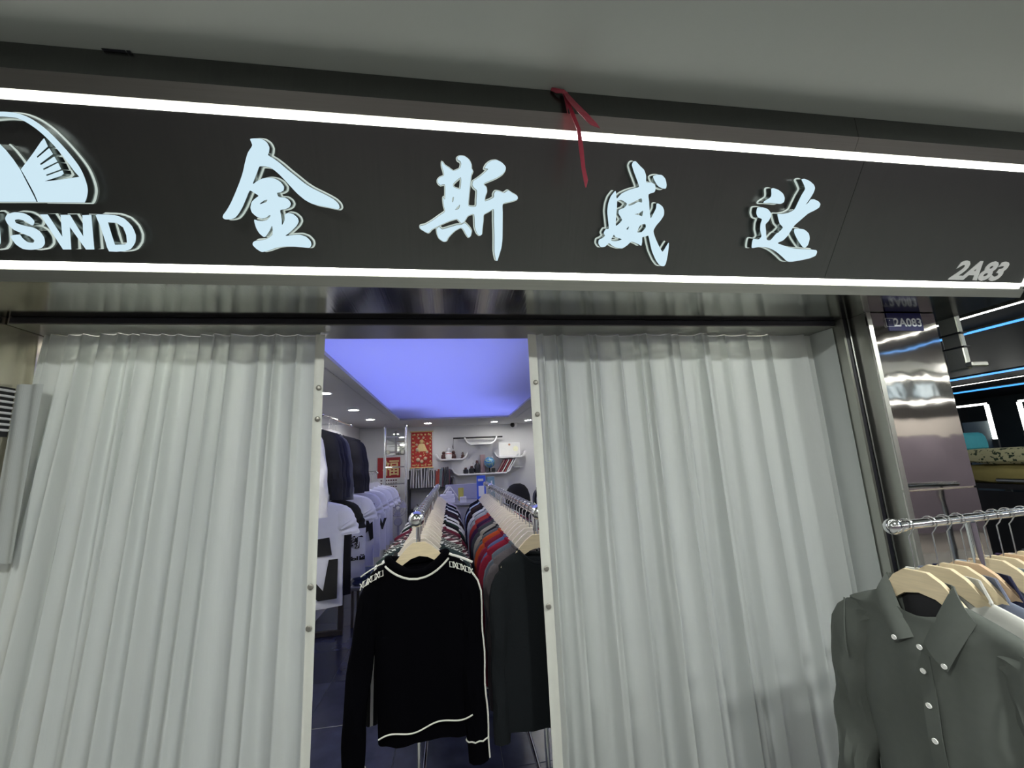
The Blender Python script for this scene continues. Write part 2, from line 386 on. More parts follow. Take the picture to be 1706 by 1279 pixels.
J = crop(350, 210, 5.56, [(368,118),(420,111),(480,118),(525,150),(548,195),(545,240),(537,268),(590,300),(650,345),(720,405),(790,460),(870,525),(940,570),(1010,605),(1090,645),(1150,680),(1190,720),(1200,755),(1185,772),(1140,765),(1070,750),(990,735),(930,715),(870,680),(800,620),(730,545),(680,490),(640,450),(600,415),(560,388),(510,375),(457,375),(435,430),(395,533),(430,510),(480,485),(540,475),(600,485),(650,515),(683,560),(680,595),(650,615),(620,620),(635,655),(690,660),(730,685),(748,720),(735,750),(700,770),(650,780),(655,820),(663,870),(665,915),(688,870),(690,820),(720,802),(770,815),(810,850),(820,885),(800,925),(760,965),(720,1000),(700,1015),(760,1008),(830,1005),(890,1025),(930,1065),(938,1100),(920,1130),(860,1125),(780,1118),(680,1118),(610,1130),(540,1155),(480,1168),(430,1140),(395,1105),(393,1080),(415,1062),(480,1055),(530,1040),(575,1005),(578,960),(572,925),(550,970),(515,1022),(495,1028),(455,995),(425,945),(408,890),(408,864),(440,874),(480,878),(525,868),(556,834),(552,824),(520,848),(480,858),(430,840),(385,800),(372,755),(385,700),(420,665),(445,645),(400,615),(365,600),(330,680),(300,750),(265,810),(230,850),(190,865),(140,866),(115,848),(120,820),(150,780),(190,710),(230,620),(270,520),(300,430),(320,340),(345,250),(385,185),(385,165)])
channel('channel_letter', [J, crop(350,210,5.56,[(460,720),(500,690),(528,684),(520,700),(490,712)])], 'first lit brush-style character of the name, wide roof stroke')
Si = crop(680, 230, 5.814, [(325,220),(350,255),(395,285),(440,315),(500,290),(512,250),(505,225),(480,210),(475,185),(500,168),(545,172),(590,205),(612,250),(615,290),(628,320),(612,360),(605,420),(598,480),(590,560),(586,655),(655,660),(660,600),(665,510),(640,485),(622,455),(630,415),(660,395),(720,350),(772,300),(740,292),(765,245),(810,215),(860,210),(910,235),(945,275),(945,310),(915,350),(850,390),(735,440),(760,475),(765,520),(750,560),(745,610),(800,590),(830,570),(830,540),(850,510),(890,515),(930,530),(970,505),(1010,530),(1060,560),(1060,595),(1000,615),(920,637),(918,720),(917,850),(915,980),(905,1060),(885,1130),(865,1190),(850,1180),(835,1100),(835,950),(830,800),(828,690),(790,710),(735,742),(730,800),(720,880),(715,935),(690,945),(665,920),(645,860),(638,740),(580,755),(560,785),(540,815),(515,825),(490,800),(470,785),(400,805),(320,840),(250,875),(225,890),(200,918),(180,918),(115,878),(115,850),(160,840),(230,800),(300,750),(355,710),(345,660),(338,600),(340,567),(355,592),(358,540),(355,452),(310,455),(285,430),(285,400),(310,375),(345,360),(340,320),(325,270)])
channel('channel_letter', [[Si, crop(680,230,5.814,[(440,440),(510,382),(505,488),(470,485),(440,470)]), crop(680,230,5.814,[(430,580),(441,573),(435,612),(427,615)]), crop(680,230,5.814,[(458,692),(500,648),(490,682)])],
    [crop(680,230,5.814,[(275,880),(300,858),(330,882),(400,862),(470,842),(515,837),(550,822),(590,860),(615,900),(605,950),(585,965),(560,930),(535,885),(510,870),(460,895),(420,930),(385,970),(370,1000),(340,1003),(300,975),(280,930)])]], 'second lit character of the name, with a long drop stroke')
We = crop(970, 250, 6.09, [(505,150),(520,115),(545,112),(590,160),(630,200),(650,260),(652,325),(700,325),(740,350),(745,400),(730,430),(675,450),(680,520),(685,600),(695,690),(720,650),(750,590),(755,545),(775,540),(815,570),(832,610),(830,660),(800,710),(750,770),(725,820),(740,880),(770,950),(815,1030),(850,980),(878,937),(880,975),(868,1070),(850,1150),(830,1178),(790,1172),(750,1120),(710,1030),(690,950),(672,870),(640,880),(612,885),(610,930),(600,972),(570,955),(500,930),(460,965),(410,998),(360,995),(310,975),(270,945),(235,980),(190,985),(165,950),(170,910),(200,895),(230,870),(218,840),(240,800),(270,795),(262,700),(255,620),(265,540),(290,470),(335,413),(345,430),(352,490),(400,440),(470,405),(530,385),(577,370),(555,300),(525,220)])
H = lambda pts: crop(970, 250, 6.09, pts)
channel('channel_letter', [We, H([(358,515),(400,508),(455,545),(425,585),(375,605),(370,645),(405,705),(380,740),(342,765),(348,650),(354,580)]), H([(470,552),(520,530),(600,490),(606,530),(570,522),(520,550),(480,562)]),
    H([(540,650),(580,640),(618,615),(608,670),(575,655)]), H([(560,830),(590,765),(640,750),(645,785),(605,830)]), H([(295,915),(322,860),(340,885),(400,905),(350,922)]), H([(450,800),(475,775),(465,805)]),
    H([(720,265),(760,248),(810,252),(845,290),(858,350),(850,390),(815,390),(770,365),(735,310)])], 'third lit character of the name, with an upswept hook')
D6 = lambda pts: crop(1220, 270, 6.733, pts)
channel('channel_letter', [D6([(780,195),(810,185),(870,210),(915,250),(930,290),(915,340),(880,400),(825,480),(860,450),(880,420),(920,415),(970,440),(990,470),(975,510),(920,545),(850,580),(780,640),(700,710),(660,770),(620,830),(570,880),(512,908),(570,930),(640,955),(720,970),(820,975),(940,985),(952,1010),(935,1050),(870,1080),(780,1100),(680,1117),(620,1115),(560,1060),(500,1010),(440,975),(370,955),(290,955),(222,965),(225,900),(240,860),(300,865),(330,830),(315,760),(320,690),(335,640),(290,620),(272,570),(285,510),(340,505),(400,525),(435,570),(435,610),(410,660),(375,700),(380,770),(388,865),(430,875),(480,820),(500,800),(520,790),(570,735),(535,690),(515,620),(512,580),(570,580),(640,565),(700,530),(740,450),(780,370),(820,300),(800,240)]),
    D6([(440,300),(465,290),(520,310),(570,350),(590,400),(580,450),(540,470),(480,465),(420,460),(355,460),(360,440),(430,395),(442,360)]), D6([(700,750),(750,745),(810,755),(860,800),(870,860),(850,930),(815,962),(790,950),(740,880),(700,800)])], 'fourth lit character of the name, nearest the unit number')
L2 = lambda pts: crop(0, 170, 4.738, pts)
mir = lambda pts: [(-10 - x, y) for x, y in pts]
def arc_smooth(pts, k=4):
    out = []
    for i in range(len(pts)-1):
        p0, p1, p2, p3 = pts[max(i-1,0)], pts[i], pts[i+1], pts[min(i+2,len(pts)-1)]
        for j in range(k):
            t = j/k; out.append(tuple(0.5*(2*p1[a] + (p2[a]-p0[a])*t + (2*p0[a]-5*p1[a]+4*p2[a]-p3[a])*t*t + (3*p1[a]-p0[a]-3*p2[a]+p3[a])*t**3) for a in (0,1)))
    return out + [pts[-1]]
arch_r = [(60,75),(150,90),(250,135),(350,205),(450,300),(540,400),(610,490),(650,560),(680,640),(690,700),(680,760),(665,795),(297,790),(272,730),(240,668),(200,595),(162,530),(200,480),(260,400),(320,312),(345,283),(375,350),(287,430),(292,440),(385,362),(415,410),(312,488),(318,498),(425,428),(450,470),(336,526),(342,536),(455,478),(480,530),(360,574),(365,582),(490,537),(500,565),(480,583),(360,622),(440,615),(622,588),(580,540),(520,460),(430,350),(330,250),(230,175),(140,130),(60,118)]
channel('logo_piece', [L2(arc_smooth([(-5,73)] + arch_r[:12]) + arch_r[12:41] + arc_smooth(arch_r[41:] + [(-5,115),(-70,118),(-150,130),(-240,175),(-340,250),(-440,350),(-530,460),(-590,540),(-632,588)]) + [(-450,615),(-210,530),(-307,790)] + arc_smooth([(-675,795),(-690,760),(-700,700),(-690,640),(-660,560),(-620,490),(-550,400),(-460,300),(-360,205),(-260,135),(-160,90),(-70,75),(-5,73)])[:-1])], 'lit arch of the round emblem with a comb-like wing', sm=1)
channel('logo_piece', [L2([(-5,330),(40,375),(100,450),(158,535),(185,590),(232,680),(268,750),(286,788),(-296,788),(-242,680),(-168,535),(-50,375)])], 'lit hill-shaped middle piece of the round emblem', sm=1)
channel('logo_letter', [L2([(255,975),(195,940),(150,927),(114,932),(125,955),(190,975),(260,990),(310,1020),(345,1070),(350,1120),(320,1155),(250,1168),(180,1160),(120,1120),(80,1055),(150,1045),(175,1075),(215,1105),(260,1108),(268,1090),(240,1065),(180,1040),(110,1010),(60,965),(38,920),(55,885),(110,868),(180,875),(230,900),(268,940)])], 'lit letter S under the emblem')
channel('logo_letter', [L2([(312,885),(372,885),(490,1065),(475,888),(548,888),(655,1062),(648,890),(718,888),(742,1165),(678,1165),(548,985),(560,1165),(497,1165)])], 'lit letter W under the emblem', sm=1)
channel('logo_letter', [smooth_poly(L2([(752,890),(800,885),(900,890),(980,920),(1040,980),(1070,1050),(1065,1110),(1030,1160),(980,1178),(860,1180),(830,1100),(790,980)]), 2), L2([(850,950),(920,955),(970,990),(995,1050),(1000,1110),(985,1122),(905,1125),(880,1050)])], 'lit letter D under the emblem', sm=1)
channel('logo_letter', [L2([(-90,880),(-22,880),(0,1060),(0,1115),(-30,1160),(-100,1168),(-150,1130),(-150,1088),(-90,1088),(-80,1112),(-66,1105),(-66,1060)])], 'lit letter J under the emblem, cut by the picture edge')
# unit number on the sign face
(xa, sa), (xb, sb) = SPX(1583, 451), SPX(1680, 451); xm, sm_ = SPX(1631, 451)
hgt = SPX(1631, 434)[1] - SPX(1631, 467)[1]
o = obj('unit_number', text_mb('2A83', SG(xm, sm_, 0.0012), (1,0,0), SG(0,1)-SG(0,0), width=(xb-xa)*0.93, height=hgt, depth=0.0006, bold=0.004, shear=0.30), 'number', sign); o['label'] = 'grey slanted number 2A83'

# ------------------------------------------------------------------ opening: soffit, beam, jambs, pillar
struct('trim_2', MB().box(XS0, XS1, YB+0.026, Y_CUR+0.10, Z_SOF, Z_SOF+0.01), 'steel_soffit')
beam = struct('trim_3', MB().box(X_L, X_R, Y_BEAM+0.002, Y_CUR+0.10, Z_BEAM, Z_SOF-0.0005), 'steel_jamb')
obj('track_face', MB().box(X_L+0.01, X_R-0.003, Y_BEAM-0.004, Y_BEAM+0.002, Z_BEAM+0.004, Z_SOF-0.002), 'black_gap', beam)
struct('wall_front', MB().box(-5, X_L-0.12, Y_BEAM-0.1, Y_CUR+0.15, 0, Z_SOF), 'steel_jamb')
wj = struct('trim_4', MB().box(X_L-0.12, X_L-0.004, YB+0.03, Y_CUR+0.12, 0, Z_SOF-0.0005), 'steel_reflected_tan')
# white ribs on a black backing, at the left jamb
g0 = U(0, 645, X=X_L); g1 = U(0, 722, X=X_L)
slats = empty('ribbed_slats', (X_L, g0.y, g1.z), 'small black and white ribbed slats on the left steel jamb', 'slats')
obj('backing', MB().box(X_L-0.004, X_L+0.002, g0.y-0.04, g0.y+0.05, g1.z-0.01, g0.z+0.004), 'black', slats)
for i in range(8):
    z = g0.z - (g0.z-g1.z)*(i+0.4)/8
    obj('rib', MB().tube([(X_L+0.004, g0.y-0.038, z), (X_L+0.004, g0.y+0.047, z)], 0.0045, 6), 'white', slats, True)
# right jamb: roller-shutter guide, then an angled strip to the pillar
JX = X_R
rail = struct('trim_5', MB().box(JX, JX+0.012, Y_BEAM-0.03, Y_CUR+0.12, 0, Z_SOF-0.0005), 'steel_jamb')
obj('guide_groove', MB().box(JX+0.012, JX+0.040, Y_BEAM-0.026, Y_BEAM+0.05, 0, Z_SOF-0.0005), 'black_gap', rail)
obj('guide_lip', MB().box(JX+0.024, JX+0.031, Y_BEAM-0.040, Y_BEAM-0.0265, 0, Z_SOF-0.0005), 'chrome', rail)
p0 = Vector((JX+0.046, Y_BEAM-0.02)); p1 = Vector((XP0, Y_PIL))
def vplate(a, b, th, z0, z1):
    d = (b-a).normalized(); n = Vector((-d.y, d.x)); q = [a, b, b+n*th, a+n*th]
    return MB().add([(p.x,p.y,z) for z in (z0,z1) for p in q], [(3,2,1,0),(4,5,6,7),(0,1,5,4),(1,2,6,5),(2,3,7,6),(3,0,4,7)])
struct('trim_6', vplate(p0, p1, 0.02, 0, Z_SOF-0.0005), 'steel_jamb')
pil = empty('steel_pillar', ((XP0+XP1)/2, Y_PIL+0.2, 0), 'polished steel clad pillar to the right of the curtain', 'pillar')
zs1 = U(1570, 814, Y=Y_PIL).z
obj('core', MB().box(XP0+0.012, XP1-0.012, Y_PIL+0.012, Y_PIL+0.42, 0, Z_SOF-0.0006), 'steel_frame', pil)
for a, b in ((0, zs1-0.001), (zs1+0.001, Z_SOF-0.0008)):
    obj('cladding_panel', MB().bevelbox(XP0, XP1, Y_PIL, Y_PIL+0.012, a, b, 0.003), 'steel_pillar', pil)
obj('side_panel', MB().box(XP1-0.012, XP1, Y_PIL+0.013, Y_PIL+0.42, 0, Z_SOF-0.0008), 'steel_pillar', pil)
# navy number plate
a = U(1476, 524, Y=Y_PIL-0.003); b = U(1540, 551, Y=Y_PIL-0.003)
plate = thing('number_plate', MB().bevelbox(a.x, b.x, Y_PIL-0.004, Y_PIL, b.z, Z_SOF-0.003, 0.001), 'navy_plate', 'small navy plate numbered 2A083 at the top of the steel pillar', 'number plate')
ta = U(1491, 545, Y=Y_PIL-0.005); tb = U(1533, 529, Y=Y_PIL-0.005)
obj('plate_number', text_mb('2A083', ((ta.x+tb.x)/2, Y_PIL-0.005, (ta.z+tb.z)/2), (1,0,0), (0,0,1), width=tb.x-ta.x, height=(tb.z-ta.z)*0.86, depth=0.0006, bold=0.002), 'plate_white', plate)
ca = U(1478, 544, Y=Y_PIL-0.005); cb = U(1488, 530, Y=Y_PIL-0.005)
m = MB(); t_ = 0.0012
m.box(ca.x, cb.x, Y_PIL-0.005, Y_PIL-0.004, ca.z, ca.z+t_); m.box(ca.x, cb.x, Y_PIL-0.005, Y_PIL-0.004, cb.z-t_, cb.z)
m.box(ca.x, ca.x+t_, Y_PIL-0.005, Y_PIL-0.004, ca.z, cb.z); m.box(cb.x-t_, cb.x, Y_PIL-0.005, Y_PIL-0.004, ca.z, cb.z)
m.box((ca.x+cb.x)/2-0.002, (ca.x+cb.x)/2+0.002, Y_PIL-0.005, Y_PIL-0.004, cb.z-0.012, cb.z-0.008)
obj('plate_symbol', m, 'plate_white', plate)

# red ribbon tied over the sign's top edge
rb = U(945, 165, Y=Y_TOP-0.02)
rib = empty('red_ribbon', (rb.x, Y_TOP-0.01, rb.z-0.3), 'torn red plastic ribbon hanging from the top of the sign', 'ribbon')
def strip(pts, w, twist=0.0):
    pts = [Vector(p) for p in pts]; m = MB(); rings = []
    for i, p in enumerate(pts):
        a = twist * i/(len(pts)-1); ww = w[i] if isinstance(w, list) else w
        d = Vector((math.cos(a), math.sin(a), 0)); n = Vector((-d.y, d.x, 0))*0.0008
        rings.append([p-d*ww/2-n, p+d*ww/2-n, p+d*ww/2+n, p-d*ww/2+n])
    return m.loft(rings)
def up(px, py, d): return U(px, py, Y=Y_TOP-d)
obj('knot', MB().tube([up(919,148,.006), up(928,151,.012), up(938,152,.018), up(946,156,.014)], [0.006,0.008,0.007,0.003], 6, flat=0.5), 'ribbon', rib)
obj('short_tail', strip([up(938,150,.010), up(952,168,.03), up(970,187,.05), up(985,203,.055), up(992,211,.055)], [0.012,0.024,0.032,0.036,0.032], 0.3), 'ribbon', rib)
obj('long_tail', strip([up(938,152,.010), up(952,185,.03), up(964,215,.034), up(968,245,.034), up(972,280,.034), up(976,300,.034), up(976,312,.034)], [0.010,0.012,0.011,0.013,0.011,0.012,0.003], -0.5), 'ribbon', rib)
obj('loose_thread', strip([up(939,152,.012), up(943,172,.02), up(946,190,.022)], [0.006,0.005,0.001], 0.2), 'ribbon', rib)

# ------------------------------------------------------------------ corridor behind the camera (seen in the polished steel)
struct('wall_corridor_end', MB().box(-5.1, -5, Y_OPP-0.3, Y_BEAM+0.1, 0, Z_CEIL), 'grey_wall')
struct('wall_opposite', MB().box(-5, 12, Y_OPP-0.3, Y_OPP-0.2, 0, Z_CEIL), mat('opposite_shutters', (0.52, 0.46, 0.43), 0.5, 0, 0.15, 1))
thing('opposite_display', MB().sheet(lambda u, v: (-4.9+16.8*u, Y_OPP-0.17+0.02*math.sin(u*90), 0.3+1.42*v), 200, 4, 0.01), mat('mauve_display_cloth', (0.19, 0.155, 0.19), 0.7, 0, 0.3, 1.5), 'mauve display cloth across the corridor, seen in the polished pillar', 'display')
osg = empty('opposite_sign', (3, Y_OPP, 2.17), 'lit sign across the corridor, seen only in the polished steel', 'sign')
obj('face_panel', MB().box(-5, 11, Y_OPP-0.19, Y_OPP-0.02, 2.17, Z_CEIL-0.001), 'steel_dark', osg)
for z in (2.225, 2.60): obj('light_strip', MB().box(-5, 11, Y_OPP-0.02, Y_OPP-0.012, z-0.010, z+0.010), 'led', osg)
for i, x in enumerate((5.6, 6.1, 6.6, 7.1)):
    obj('sign_letter', MB().bevelbox(x, x+0.26, Y_OPP-0.02, Y_OPP, 2.30, 2.52, 0.03), 'letter_face', osg)
for i, (x, y) in enumerate(((-0.9, -0.2), (1.2, -0.2), (3.1, -0.2), (5.0, -1.8), (7.2, -1.8), (9.4, -1.8))):  # last three lamps are added, unseen, to brighten the reflected opposite wall
    l = empty('corridor_lamp', (x, y, Z_CEIL), ['round corridor ceiling lamp above the left curtain side', 'round corridor ceiling lamp above the right curtain side', 'round corridor ceiling lamp nearest the steel pillar', 'first added, unseen corridor ceiling lamp beyond the corner', 'second added, unseen corridor ceiling lamp beyond the corner', 'third added, unseen corridor ceiling lamp beyond the corner'][i], 'ceiling lamp', 'corridor ceiling lamps')
    obj('trim_ring', MB().lathe([(0.075,-0.001),(0.09,-0.003),(0.09,-0.008),(0.075,-0.008)], (x,y,Z_CEIL), 24, loop=True), 'white', l)
    obj('lens', MB().lathe([(0.074,-0.002),(0.074,-0.006)], (x,y,Z_CEIL), 24), 'hall_lamp', l)

# ================================================================== CURTAINS
XD0 = U(540, 556, Y=Y_CUR).x; XD1 = U(882, 556, Y=Y_CUR).x
def make_curtain(name, x0, x1, folds, seed, label, spread, wrap=0.0):
    rnd = random.Random(seed); folds = sorted(folds)
    prm = [(f, rnd.uniform(0.013, 0.024), rnd.uniform(0.026, 0.056), rnd.uniform(-1, 1), rnd.choice((1, 1, -1))) for f in folds]
    nx, nz = 420, 22
    root = empty(name, ((x0+x1)/2, Y_CUR+0.03, 0.02), label, 'curtain', 'shopfront curtains')
    def f(u, v):
        sl = u*(x1-x0+wrap); fw = max(0.0, sl-(x1-x0)); x = x0 + min(sl, x1-x0); z = 0.02 + (Z_BEAM - 0.0215)*v
        y = 0.0; low = 1 - v
        for c, w, d, k, sg in prm:
            cc = c + k*0.012*low
            t = sg*(x - cc) / (w*(1+0.9*low))
            if t < -2.2 or t > 4.5: continue
            y -= d*(0.75+0.5*low)*(math.exp(-(t*(1.9-1.0*low))**2) if t < 0 else math.exp(-t*0.85))
        y += 0.006*math.sin(x*9+seed+low*1.5) + 0.010*low*math.sin(x*14+seed*2+v*2)
        xs = x + spread(u)*low*0.10
        if fw: y *= max(0, 1-fw/0.04); xs -= 0.004*math.sin(fw*40)
        return (xs, Y_CUR + 0.062 + y - fw, z)
    obj('panel', MB().sheet(f, nx, nz, 0.0012), 'curtain', root, True)
    return root
folds = lambda pxs: [U(px, 556, Y=Y_CUR).x for px in pxs]
cl = make_curtain('curtain', X_L+0.005, XD0-0.03, folds([20,42,60,74,100,127,160,190,211,229,262,288,327,352,380,427,454,490]), 3, 'white pleated curtain left of the shop doorway', lambda u: -(1-u)*1.2)
cr = make_curtain('curtain', XD1+0.035, X_R-0.009, folds([905,928,940,985,998,1035,1068,1080,1120,1135,1172,1182,1217,1252,1290,1348]), 8, 'white pleated curtain right of the shop doorway', lambda u: 0.0, Y_CUR+0.062-(Y_BEAM+0.012))
for root, xa, xb, mags in ((cl, XD0-0.034, XD0, [(531,646),(529,698)]), (cr, XD1, XD1+0.038, [(890,637),(894,690)])):
    def f(u, v): return (xa + (xb-xa)*u + 0.004*math.sin(v*5), Y_CUR + 0.026 + 0.004*math.sin(u*3+v*4), 0.02 + (Z_BEAM-0.025)*v)
    e = obj('edge_band', MB().sheet(f, 6, 20, 0.002), 'band', root, True)
    zz = [U(px, py, Y=Y_CUR+0.02).z for px, py in mags]
    zz += [zz[1]-0.62-0.14*0, zz[1]-0.76]
    for z in zz:
        px = (xa+xb)/2; obj('magnet', MB().lathe([(0.0105,0),(0.0105,-0.003),(0.008,-0.005),(0.003,-0.0053)], (px, Y_CUR+0.018, z), 18, (0,1,0)), 'magnet', e, True)
# strip lights tucked behind the beam, above the outer half of each curtain
for a, b, t in ((X_L+0.03, -0.70, 'left'), (0.85, X_R-0.03, 'right')):
    e = empty('curtain_strip_light', ((a+b)/2, Y_CUR+0.215, 2.262), 'warm white strip light on the shop ceiling just behind the %s curtain' % t, 'strip light', 'strip lights behind the curtains')
    obj('channel', MB().box(a, b, Y_CUR+0.20, Y_CUR+0.23, 2.258, 2.2695), 'steel_jamb', e); obj('light_strip', MB().box(a+0.005, b-0.005, Y_CUR+0.203, Y_CUR+0.227, 2.253, 2.258), 'led_warm', e)
# frosted strip hanging at the left jamb
a = U(26, 640, Y=Y_CUR-0.02); b = U(70, 640, Y=Y_CUR-0.02); c = U(25, 938, Y=Y_CUR-0.02)
thing('plastic_strip', MB().sheet(lambda u, v: (X_L+0.004+(b.x-X_L-0.004)*u, Y_CUR-0.016+0.005*math.sin(u*11+v*2), c.z+(a.z-c.z)*v), 24, 8, 0.0015), cloth('frosted_sheet', (0.52,0.55,0.55), 0.4), 'short grey frosted sheet hanging beside the left steel jamb', 'sheet')

# ================================================================== SHOP INTERIOR
ZC = 2.27; YBK = 7.2; XWL, XWR = -1.50, 1.62
CV = (-0.72, 0.855, 1.90, 6.08)                  # ceiling recess x0 x1 y0 y1
Yi = Y_CUR + 0.12
struct('wall_left', MB().box(XWL-0.1, XWL, Yi, YBK+0.1, 0, ZC+0.3), 'white_wall')
struct('wall_right', MB().box(XWR, XWR+0.1, Yi, YBK+0.1, 0, ZC+0.3), 'white_wall')
struct('wall_back', MB().box(XWL, XWR, YBK, YBK+0.1, 0, ZC), 'white_wall')
# ceiling border with the recess, lit by hidden strips on the ledge
mb = MB(); x0, x1, y0, y1 = CV
mb.box(XWL, x0, Yi, YBK, ZC, ZC+0.03); mb.box(x1, XWR, Yi, YBK, ZC, ZC+0.03); mb.box(x0, x1, y1, YBK, ZC, ZC+0.03); mb.box(x0, x1, Yi, y0, ZC, ZC+0.03)
shopc = struct('ceiling_shop', mb, 'shop_ceiling')
obj('luminous_film', MB().add([(x0-0.01, y0-0.01, ZC+0.022), (x1+0.01, y0-0.01, ZC+0.022), (x1+0.01, y1+0.01, ZC+0.022), (x0-0.01, y1+0.01, ZC+0.022)], [(0,1,2,3)]), 'film', shopc)
obj('recess_panel', MB().box(x0-0.16, x1+0.16, y0-0.05, y1+0.16, ZC+0.30, ZC+0.32), 'cove_paint', shopc)
m = MB(); m.box(x0-0.17, x0-0.16, Yi, y1+0.17, ZC+0.03, ZC+0.30); m.box(x1+0.16, x1+0.17, Yi, y1+0.17, ZC+0.03, ZC+0.30); m.box(x0-0.16, x1+0.16, y1+0.16, y1+0.17, ZC+0.03, ZC+0.30)
obj('recess_upstand', m, 'cove_paint', shopc)
# shallow grooves in the border (shadow-gap along the left side)
for xx in (x0-0.10, x1+0.12): obj('shadow_gap', MB().box(xx, xx+0.012, Yi+0.1, y1+0.1, ZC-0.004, ZC+0.002), 'grey_wall', shopc)
cv = empty('recess_strip_light', ((x0+x1)/2, (y0+y1)/2, ZC+0.24), 'rows of violet-blue strip lights behind the luminous ceiling film', 'strip light')
rows = []
for k in range(7):
    xx = x0 + 0.04 + (x1-x0-0.08)*k/6; ya, yb = 1.95, y1-0.03
    if k < 2: yb = 5.05
    if k > 4: ya = 4.3 if k == 5 else 5.0
    rows.append((xx-0.011, xx+0.011, ya, yb, ZC+0.24, ZC+0.248))
for bx in rows:
    obj('light_strip', MB().box(*bx), 'led_violet', cv)
# downlights
dl = [(-1.08,2.65),(-1.08,3.74),(-1.08,4.85),(-1.08,5.85),(-0.35,6.58),(0.70,6.7),(1.24,6.6),(1.24,2.65),(1.24,3.9),(1.24,5.2),(-1.2,1.98),(1.35,1.98)]
dlab = ['hidden behind the left curtain','nearest the doorway above the left wall clothes','in the middle above the left wall clothes','far end above the left wall clothes','over the red scroll end of the back wall','over the curved shelves on the back wall','in the back right corner by the camera','second on the right ceiling border','third on the right ceiling border','fourth on the right ceiling border','just inside the left curtain','just inside the right curtain']
rg = MB().lathe([(0.052,0.0),(0.068,-0.002),(0.068,-0.007),(0.052,-0.006)], n=24, loop=True).mesh('ring', smooth=True); ln = MB().lathe([(0.0515,-0.001),(0.0515,-0.004)], n=24).mesh('lens')
for (x, y), t in zip(dl, dlab):
    e = empty('downlight', (x, y, ZC), 'round recessed ceiling light ' + t, 'ceiling light', 'shop ceiling lights')
    shared('ring', rg, M['white'], e); shared('lens', ln, M['downlight'], e)
# floor tiles
fl = struct('floor_shop', MB().box(XWL-0.1, XWR+0.1, Y_BEAM+0.03, YBK+0.1, -0.06, -0.004), 'grout')
tm = MB().bevelbox(0.0015, 0.5985, 0.0015, 0.5985, -0.008, 0.0, 0.0012).mesh('tile')
iy = 0
tmats = [mat('slate_tile_tone', (0.040*k, 0.046*k, 0.085*k), 0.22, 0, 0.6, 4+i, bump=0.02, bscale=20) for i, k in enumerate((0.85, 1.0, 1.2))]
y = 1.35
while y < YBK:
    x = -1.55
    while x < XWR:
        shared('tile', tm, random.choice(tmats), fl, Vector((x, y, 0)) - fl.location); x += 0.6
    y += 0.6

# ---------------------------------------------------------------- garments
def ring_pts(hw, hd, z, n=24, e=2.4, fold=0.0, ph=0.0, cx=0.0, cy=0.0):
    out = []
    for k in range(n):
        a = 2*math.pi*k/n; c, s = math.cos(a), math.sin(a)
        x = hw*math.copysign(abs(c)**(2/e), c); y = hd*math.copysign(abs(s)**(2/e), s)
        y *= 1 + fold*math.sin(5*x/hw*math.pi*0.6 + ph)
        out.append((cx+x, cy+y, z))
    return out
def body_mb(hw=0.21, nk=0.085, drop=0.05, ln=0.62, hd=0.026, fdrop=0.07, fold=0.25, n=24, hem_in=0.94, wav=0.0, seed=0):
    rings = []; rnd = random.Random(seed); ph = rnd.uniform(0, 6)
    rings.append(ring_pts(hw*hem_in*0.97, hd*0.6, -ln, n)); NZ = 12
    for i in range(NZ+1):
        t = i/NZ; z = -ln + (ln-drop)*t
        w = hw*(hem_in + (1-hem_in)*t) * (1 - 0.03*math.sin(math.pi*t)); d = hd*(0.9 + 0.5*math.sin(math.pi*min(1, t*1.05))*0.9)
        r = ring_pts(w, d, z, n, fold=fold*(1-t)*0.8, ph=ph+t*2)
        if wav: r = [(x, y, zz + (wav*math.sin(x*30+ph) if i == 0 else 0)) for x, y, zz in r]
        rings.append(r)
    NS = 7
    for i in range(1, NS+1):
        t = i/NS; w = hw + (nk-hw)*t; z = -drop + drop*(t**0.75); d = hd*(1.0 - 0.25*t)
        r = ring_pts(w, d, z, n)
        r = [(x, y, zz - (fdrop*(t**3)*(1-(x/nk)**2 if abs(x) < nk else 0) if y < 0 else 0.02*(t**3)*(1-(x/nk)**2 if abs(x) < nk else 0))) for x, y, zz in r]
        rings.append(r)
    top = rings[-1]; rings.append([(x*0.93, y*0.85, z-0.012) for x, y, z in top]); rings.append([(x*0.9, y*0.8, z-0.06) for x, y, z in top])
    return MB().loft(rings), top
